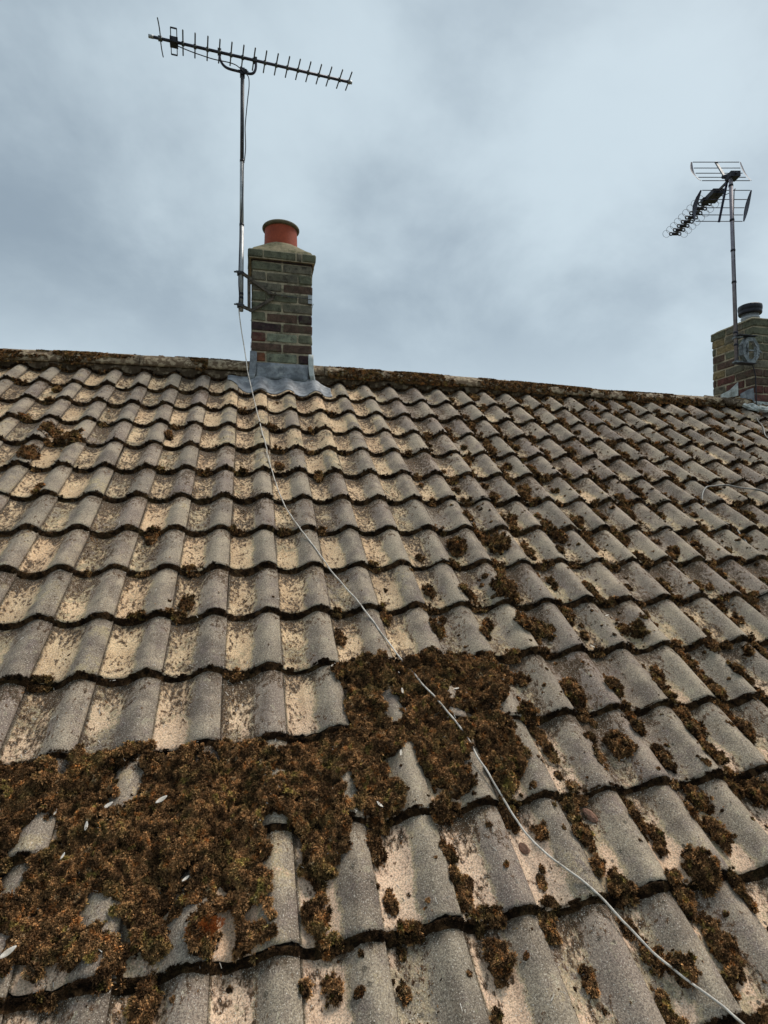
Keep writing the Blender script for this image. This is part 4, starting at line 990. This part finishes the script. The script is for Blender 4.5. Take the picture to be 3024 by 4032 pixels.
for (u, v, n, sz, mt) in ((4.40, 1.90, .015, .10, 'lead_white'), (4.50, 1.86, .02, .09, 'lead_white'), (4.62, 1.86, .02, .10, 'lead_white'), (4.74, 1.85, .02, .09, 'lead_white'), (4.22, 1.99, .03, .12, 'mortar_bed'), (4.05, 2.0, .025, .11, 'ridge')):
    pts = [RW(u + sz * math.cos(a) * random.uniform(.6, 1.1), v + sz * .6 * math.sin(a) * random.uniform(.6, 1.1), n + random.uniform(-.012, .012)) for a in [2 * math.pi * q / 11 for q in range(11)]]
    patch('crumpled_lead' if 'lead' in mt else 'mortar_patch', pts, M[mt], .018, nrm=tuple(RN), rough=.018)

# bracket, mast and grid aerial on the right hand chimney
a2 = empty('grid_aerial', (4.305, 1.62, 1.53)); tag(a2, 'grid reflector television aerial with ringed boom on the mast of the right-hand chimney', 'aerial')
def B_(name, mb, mat, sm=True):
    o = mb.build(name, mat, a2, sm); o.matrix_parent_inverse = Matrix.Translation(a2.location).inverted(); return o
t_ = MB(); t_.tube([(4.287, 1.60, 1.53), (4.256, 1.60, 3.295)], .0175, 14); B_('mast', t_, M['mauve_mast'])
def mx2(z): return 4.287 - .031 * (z - 1.53) / 1.73
for zb_ in (3.19, 2.862, 2.575, 2.275, 1.80, 1.685):
    t_ = MB(); t_.tube([(mx2(zb_), 1.60, zb_ - .009), (mx2(zb_), 1.60, zb_ + .009)], .0205, 12); B_('tape_band', t_, M['black_plastic'])
# octagonal bracket plate
t_ = MB(); cx_, cz_ = 4.415, 1.636; oc = [(cx_ + .098 * math.cos(math.pi / 8 + k * math.pi / 4) * .95, cz_ + .125 * math.sin(math.pi / 8 + k * math.pi / 4)) for k in range(8)]
for k in range(8):
    a, b_ = oc[k], oc[(k + 1) % 8]
    t_.bar((a[0], 1.585, a[1]), (b_[0], 1.585, b_[1]), .05, .010, (0, 1, 0) if False else (a[0] - cx_, 0, a[1] - cz_))
    a_ = (cx_ + (a[0] - cx_) * .72, cz_ + (a[1] - cz_) * .72); b__ = (cx_ + (b_[0] - cx_) * .72, cz_ + (b_[1] - cz_) * .72)
    t_.add([(a[0], 1.562, a[1]), (b_[0], 1.562, b_[1]), (b__[0], 1.560, b__[1]), (a_[0], 1.560, a_[1])], [(0, 1, 2, 3)])
t_.bar((cx_ - .09, 1.575, cz_), (cx_ + .12, 1.575, cz_), .012, .012); t_.bar((cx_ - .09, 1.58, cz_ + .118), (cx_ - .16, 1.60, cz_ + .112), .05, .014); t_.bar((cx_ - .09, 1.58, cz_ - .118), (cx_ - .16, 1.60, cz_ - .112), .05, .014)
t_.tube([(cx_ + .09, 1.585, cz_), (cx_ + .16, 1.60, cz_)], .006, 6); t_.box((cx_ - .03, 1.575, cz_), (.012, .02, .17))
B_('octagonal_bracket', t_, M['bracket_zinc'], False)
t_ = MB(); t_.bar((cx_ - .15, 1.575, cz_ + .13), (cx_ + .05, 1.575, cz_ + .13), .075, .006); t_.bar((cx_ - .15, 1.575, cz_ - .128), (cx_ + .04, 1.575, cz_ - .128), .075, .006); B_('bracket_flange', t_, M['galv_dark'], False)
F2 = Vector((.23341, .97196, 0)).normalized(); R2 = Vector((.97236, -.2335, 0))
O2 = Vector((-.12085, -2.705, -.01952))
def cam3(a, d, z): return O2 + R2 * a * 1.0165 + F2 * d + Vector((0, 0, z * 1.012))   # lateral, forward, height
# the photographed corners give lateral/forward/height of both reflector panels
HL, HRt = 2.970, 3.415
panels = [('upper', 3.257, 5.27, 3.535, 5.425, HL, HRt), ('lower', 3.165, 5.27, 2.935, 5.39, HL, HRt)]
for nm, z0, d0, z1, d1, l0, r0 in panels:
    for k in range(5):
        t = k / 4; tb = t; z = z0 + (z1 - z0) * tb; d = d0 + (d1 - d0) * tb + .02 * math.sin(tb * math.pi) * 0
        bow = .03 * math.sin(math.pi * t)
        t_ = MB(); t_.tube([cam3(l0 - .0, d + bow, z), cam3(r0, d + bow, z)], .0038, 7); B_('reflector_rod', t_, M['alu_dark'])
    for xs_ in (l0, r0):
        V = []; F = []; n = 12; sgn = -1 if xs_ == l0 else 1
        for k in range(n):
            t = k / (n - 1); z = z0 + (z1 - z0) * t; d = d0 + (d1 - d0) * t; bow = .03 * math.sin(math.pi * t); wd = .012 + .060 * math.sin(math.pi * t) 
            for (q, e) in ((-1, -.004), (-1, .004), (1, .004), (1, -.004)): V.append(cam3(xs_ + e + sgn * (.012 + .012 * math.sin(math.pi * t)) + q * wd * .4, d + bow + q * wd * .35, z))
        for k in range(n - 1):
            for q in range(4): F.append((k * 4 + q, k * 4 + (q + 1) % 4, (k + 1) * 4 + (q + 1) % 4, (k + 1) * 4 + q))
        F += [(0, 1, 2, 3), tuple((n - 1) * 4 + q for q in (3, 2, 1, 0))]
        link_ = link('side_plate', mesh_np('side_plate', V, F, False, mats=[M['navy_plastic']]), a2); link_.matrix_parent_inverse = Matrix.Translation(a2.location).inverted()
t_ = MB(); t_.bar(cam3(3.20, 5.44, 3.545), cam3(3.20, 5.27, 3.26), .020, .012, F2); B_('spine', t_, M['alu_rod'], False)
t_ = MB(); t_.bar(cam3(3.195, 5.26, 3.235), cam3(3.19, 5.39, 2.925), .018, .012, F2); B_('spine', t_, M['navy_plastic'], False)
bm0, bm1 = cam3(3.22, 5.20, 3.262), cam3(3.215, 6.26, 3.262)
t_ = MB(); t_.bar(bm0 - F2 * .05, bm1, .018, .018); B_('boom', t_, M['galv_dark'], False)
t_ = MB(); t_.box(tuple(cam3(3.22, 5.21, 3.262)), (.09, .09, .05), (0, 0, -.24)); t_.box(tuple(cam3(3.19, 5.24, 3.285)), (.03, .10, .022), (.2, 0, .3)); t_.box(tuple(cam3(3.265, 5.24, 3.285)), (.03, .10, .022), (.2, 0, -.6)); B_('mast_clamp', t_, M['black_plastic'], False)
t_ = MB(); t_.box(tuple(cam3(3.22, 5.50, 3.258)), (.11, .14, .045), (0, 0, -.24)); t_.box(tuple(cam3(3.22, 5.60, 3.258)), (.15, .05, .03), (0, 0, -.24)); B_('balun_box', t_, M['black_plastic'], False)
for k in range(9):
    d = 5.58 + (6.25 - 5.58) * (k / 8); s_ = 1.0
    hub = MB(); ring = MB()
    for sd in (-1, 1):
        for sv in (-1, 1) if False else (0,):
            cc = cam3(3.215 + sd * .047, d, 3.262)
            hub.tube([cc + (R2 * math.cos(a) + Vector((0, 0, 1)) * math.sin(a)) * .017 for a in [2 * math.pi * q / 12 for q in range(12)]], .0065, 6, True)
            c3 = cam3(3.215 + sd * .098, d, 3.262)
            ring.tube([c3 + (R2 * math.cos(a) + Vector((0, 0, 1)) * math.sin(a)) * .040 for a in [2 * math.pi * q / 24 for q in range(24)]], .0020, 5, True)
    hub.bar(cam3(3.215 - .03, d, 3.262), cam3(3.215 + .03, d, 3.262), .022, .026); hub.bar(cam3(3.215, d, 3.262), cam3(3.215, d, 3.30), .03, .02)
    B_('director_hub', hub, M['black_plastic']); B_('director_ring', ring, M['alu_rod'])
t_ = MB(); t_.tube(catmull([cam3(3.22, 5.5, 3.24), cam3(3.235, 5.35, 3.17), cam3(3.26, 5.25, 3.16), Vector((mx2(3.1) + .02, 1.585, 3.13)), Vector((mx2(2.9) + .0, 1.581, 2.9))], 6), .0035, 6)
t_.tube(catmull([Vector((mx2(2.9), 1.581, 2.9)), Vector((mx2(2.4), 1.581, 2.4)), Vector((mx2(1.8), 1.581, 1.8)), Vector((mx2(1.6) - .005, 1.575, 1.55))], 6), .0035, 6)
B_('coaxial_lead', t_, M['black_plastic'])
t_ = MB(); t_.tube(catmull([(4.42, 1.585, 1.52), (4.47, 1.60, 1.50), (4.495, 1.60, 1.42), (4.505, 1.605, 1.35), (4.505, 1.602, 1.2), (4.51, 1.60, 1.10), (4.55, 1.56, 1.0)], 6), .0045, 7)
tag(t_.build('drop_cable', M['black_plastic'], None, True), 'black cable running down the corner of the right-hand brick chimney', 'cable')

# ------------------------------------------------------------------ cables lying on the roof
def taut(path, rad, k=10, win=9):
    P = catmull([Vector((u, v, 0)) for u, v in path], k); P = [p + Vector(((float(fbm(np.array(p.y * 14), np.array(2.5), 3, 3)) - .5) * .012, 0, 0)) for p in P]; u = np.array([p.x for p in P]); v = np.array([p.y for p in P])
    s_ = surf(u, v); pad = np.pad(s_, win, mode='edge'); mxv = np.array([pad[i:i + 2 * win + 1].max() for i in range(len(s_))])
    kr = np.hanning(2 * win + 3); kr /= kr.sum(); sm = np.convolve(np.pad(mxv, win + 1, mode='edge'), kr, 'valid')
    n = np.maximum(sm * .75 + s_ * .25, s_) + rad * .9
    n = np.maximum(np.convolve(np.pad(n, 2, mode='edge'), np.ones(5) / 5, 'valid'), s_ + rad * .5)
    return [RW(a, b_, c_) for a, b_, c_ in zip(u, v, n)]
cab = [(-0.138, 1.52), (-0.079, 1.347), (-0.050, 1.07), (-0.022, 0.812), (-.003, .59), (0.029, 0.386), (0.062, .21), (0.103, 0.038), (0.145, -.10), (0.189, -0.219), (0.267, -0.413), (0.349, -0.628), (0.429, -0.861), (0.496, -1.033), (0.546, -1.166), (0.599, -1.35), (0.642, -1.481), (0.692, -1.588), (0.772, -1.695), (0.84, -1.802), (0.904, -1.895), (0.966, -1.977), (1.023, -2.053), (1.10, -2.2)]
lay = taut(cab, .0035)
start = [Vector((-.199, 1.598, 1.60)), fx2(235, 1240, 1.585), fx2(262, 1450, 1.56), fx2(290, 1620, 1.52), fx2(318, 1800, 1.47), fx2(335, 1930, 1.44)]
t_ = MB(); t_.tube(catmull(start, 8), .0038, 9); t_.tube(catmull([start[-1], (start[-1] + lay[14]) * .5 + Vector((0, 0, -.004)), lay[14]], 5) + lay[15:], .0030, 9)
wc = t_.build('white_cable', M['cable'], None, True); tag(wc, 'thin white cable trailing from the aerial pole down across the mossy tiles', 'cable')
wp = [(3.35, .30), (3.203, 0.384), (3.107, 0.44), (2.991, 0.478), (2.84, 0.473), (2.73, 0.411), (2.634, 0.296), (2.61, 0.205), (2.62, 0.114), (2.659, 0.041), (2.643, -0.053), (2.623, -0.121)]
t_ = MB(); t_.tube(taut(wp, .006), .0052, 7); tag(t_.build('loose_wire', M['wire_grey'], None, True), 'grey wire looping over tiles near the right edge of the roof', 'wire')
t_ = MB(); t_.tube(taut([(4.31, 1.72), (4.22, 1.58), (4.126, 1.443), (3.998, 1.255), (3.95, 1.1)], .006), .0045, 7); tag(t_.build('loose_wire', M['wire_grey'], None, True), 'short pale wire on tiles below the foot of the right-hand chimney', 'wire')

# ------------------------------------------------------------------ small loose things
def leaf(u, v, L, ang, label, curl=.25):
    n0 = float(np.max(surf([u, u + .004, u - .004], [v, v + .004, v - .004], .08))) + .009; L *= 1.05
    V = []; F = []; n = 8
    for i in range(n):
        t = i / (n - 1); wd = math.sin(math.pi * (t * .92 + .04)) ** .8 * L * .17; x_ = (t - .5) * L; z_ = curl * L * (t - .5) ** 2 * 2
        for q in (-1, 0, 1): V.append((x_, q * wd, z_ + abs(q) * wd * .5))
    for i in range(n - 1):
        for q in range(2): F.append((i * 3 + q, (i + 1) * 3 + q, (i + 1) * 3 + q + 1, i * 3 + q + 1))
    me = mesh_np('dry_leaf', V, F, True, mats=[M['leaf']]); o = link('dry_leaf', me)
    o.matrix_world = Matrix.Translation(RW(u, v, n0)) @ Matrix.Rotation(TH, 4, 'X') @ Matrix.Rotation(ang, 4, 'Z') @ Matrix.Rotation(random.uniform(-.3, .3), 4, 'X')
    md = o.modifiers.new('thickness', 'SOLIDIFY'); md.thickness = .0006
    return tag(o, label, 'leaf', 'pale dry leaves lying on the moss')
for a_ in ((-0.478, -1.299, .026, .6, 'pale slender leaf on the moss mat, left of a similar leaf beside a bare roll'),
           (-0.342, -1.309, .030, .55, 'pale slender leaf on the moss mat, right of the grey roll that pokes through'),
           (-0.601, -1.304, .016, 1.4, 'tiny curled white leaf on moss near the left edge of the photo'),
           (-0.513, -1.361, .022, 1.6, 'upright white stalk-like leaf on the moss mat at the left'),
           (-0.61, -1.616, .032, .6, 'white leaf at the bottom left corner beside a grey roll'),
           (0.34, -1.231, .020, 1.3, 'small white leaf on moss left of the white cable, lower right part of the mat'),
           (0.242, -1.391, .022, -.9, 'pinkish pale leaf at the lower right tip of the moss mat'),
           (-0.064, -1.358, .015, -1.1, 'small pale leaf at the edge of the mat above the bare grey roll'),
           (1.088, -1.31, .030, .5, 'largest pale leaf among the separate clumps right of the white cable'),
           (1.245, -0.824, .024, -.7, 'white leaf leaning on a round dark moss cushion at the right'),
           (0.392, -1.013, .022, 1.5, 'white leaf on the moss around the upper roll, left of the cable'),
           (0.595, -1.001, .020, .1, 'pale leaf lying sideways on moss just right of the cable'),
           (0.175, -0.862, .020, .7, 'pale leaf at the top left corner of the upper moss patch'),
           (1.41, -0.651, .022, .4, 'pale curled leaf in a clump high on the right side'),
           (-0.262, -1.515, .018, .6, 'white leaf low in the moss mat near the orange tuft'),
           (-0.554, -1.422, .016, 1.2, 'pale scrap of leaf low at the left of the moss mat')):
    leaf(*a_)
# bits of straw and grit too small to count
V = []; F = []
for k in range(420):
    u = random.uniform(-1.0, 2.6); v = random.uniform(-2.0, .8)
    if random.random() < .5: u = random.uniform(-.8, .8); v = random.uniform(-1.7, -.8)
    n = float(surf(u, v)[0]) + .003; a = random.uniform(0, 6.28); L = random.uniform(.0025, .009); wd = random.uniform(.0004, .001)
    d_ = Vector((math.cos(a), math.sin(a), 0)); p_ = Vector((-d_.y, d_.x, 0)); z_ = random.uniform(-.002, .004)
    i = len(V)
    for (q, s_, hh) in ((-1, -1, 0), (-1, 1, 0), (1, 1, z_), (1, -1, z_), (0, 0, .0015)):
        c_ = d_ * q * L + p_ * s_ * wd; V.append(RW(u + c_.x, v + c_.y, n + hh))
    F += [(i, i + 1, i + 4), (i + 1, i + 2, i + 4), (i + 2, i + 3, i + 4), (i + 3, i, i + 4)]
o = link('straw_bits', mesh_np('straw_bits', V, F, False, mats=[M['leaf']])); tag(o, 'scattered pale straw and grit caught in the moss', 'debris', kind='stuff')
def lump(name, u, v, s3, mat, label, cat):
    bm = bmesh.new(); bmesh.ops.create_icosphere(bm, subdivisions=3, radius=1.0)
    for p in bm.verts:
        k_ = 1 + (float(fbm(np.array(p.co.x * 2 + 5 + u), np.array(p.co.y * 2 + p.co.z * 1.7 + 9), 4)) - .5) * .7; p.co = Vector((p.co.x * s3[0], p.co.y * s3[1], p.co.z * s3[2])) * k_
    me = D.meshes.new(name); bm.to_mesh(me); bm.free(); me.materials.append(mat); o = link(name, me)
    o.matrix_world = Matrix.Translation(RW(u, v, float(surf(u, v)[0]) + s3[2] * .5)) @ Matrix.Rotation(TH, 4, 'X') @ Matrix.Rotation(.5, 4, 'Z')
    return tag(o, label, cat)
lump('stone', .885, -1.470, (.014, .024, .010), M['stone'], 'reddish stone lying in moss under a tile lip, right of the cable', 'stone')
lump('stone', .640, -1.533, (.013, .016, .007), M['stone'], 'brown flat stone half under the white cable', 'stone')
# the bright orange tuft
om = MB(); rs = random.Random(5); cu, cv = -.212, -1.632; cn = float(surf(cu, cv)[0]) + .022
for k in range(2200):
    a = rs.uniform(0, 6.28); rr = rs.random() ** .5 * .030 * (1 + .45 * math.sin(a * 2 + 1) + .25 * math.sin(a * 5)) * .9; el_ = rs.uniform(.5, 1.5); L = rs.uniform(.005, .010)
    hh = cn + .012 * math.sqrt(max(0, 1 - (rr / .040) ** 2)); p = RW(cu + rr * math.cos(a), cv + rr * math.sin(a), hh)
    d_ = RW(math.cos(a) * math.cos(el_), math.sin(a) * math.cos(el_), math.sin(el_)) * L; s_ = d_.cross(Vector((rs.uniform(-1, 1), rs.uniform(-1, 1), 1))).normalized() * .0011
    om.add([p - s_, p + s_, p + d_], [(0, 1, 2)])
tag(om.build('orange_moss_tuft', M['orange_moss']), 'bright orange moss tuft at the bottom edge of the big moss mat', 'moss tuft')
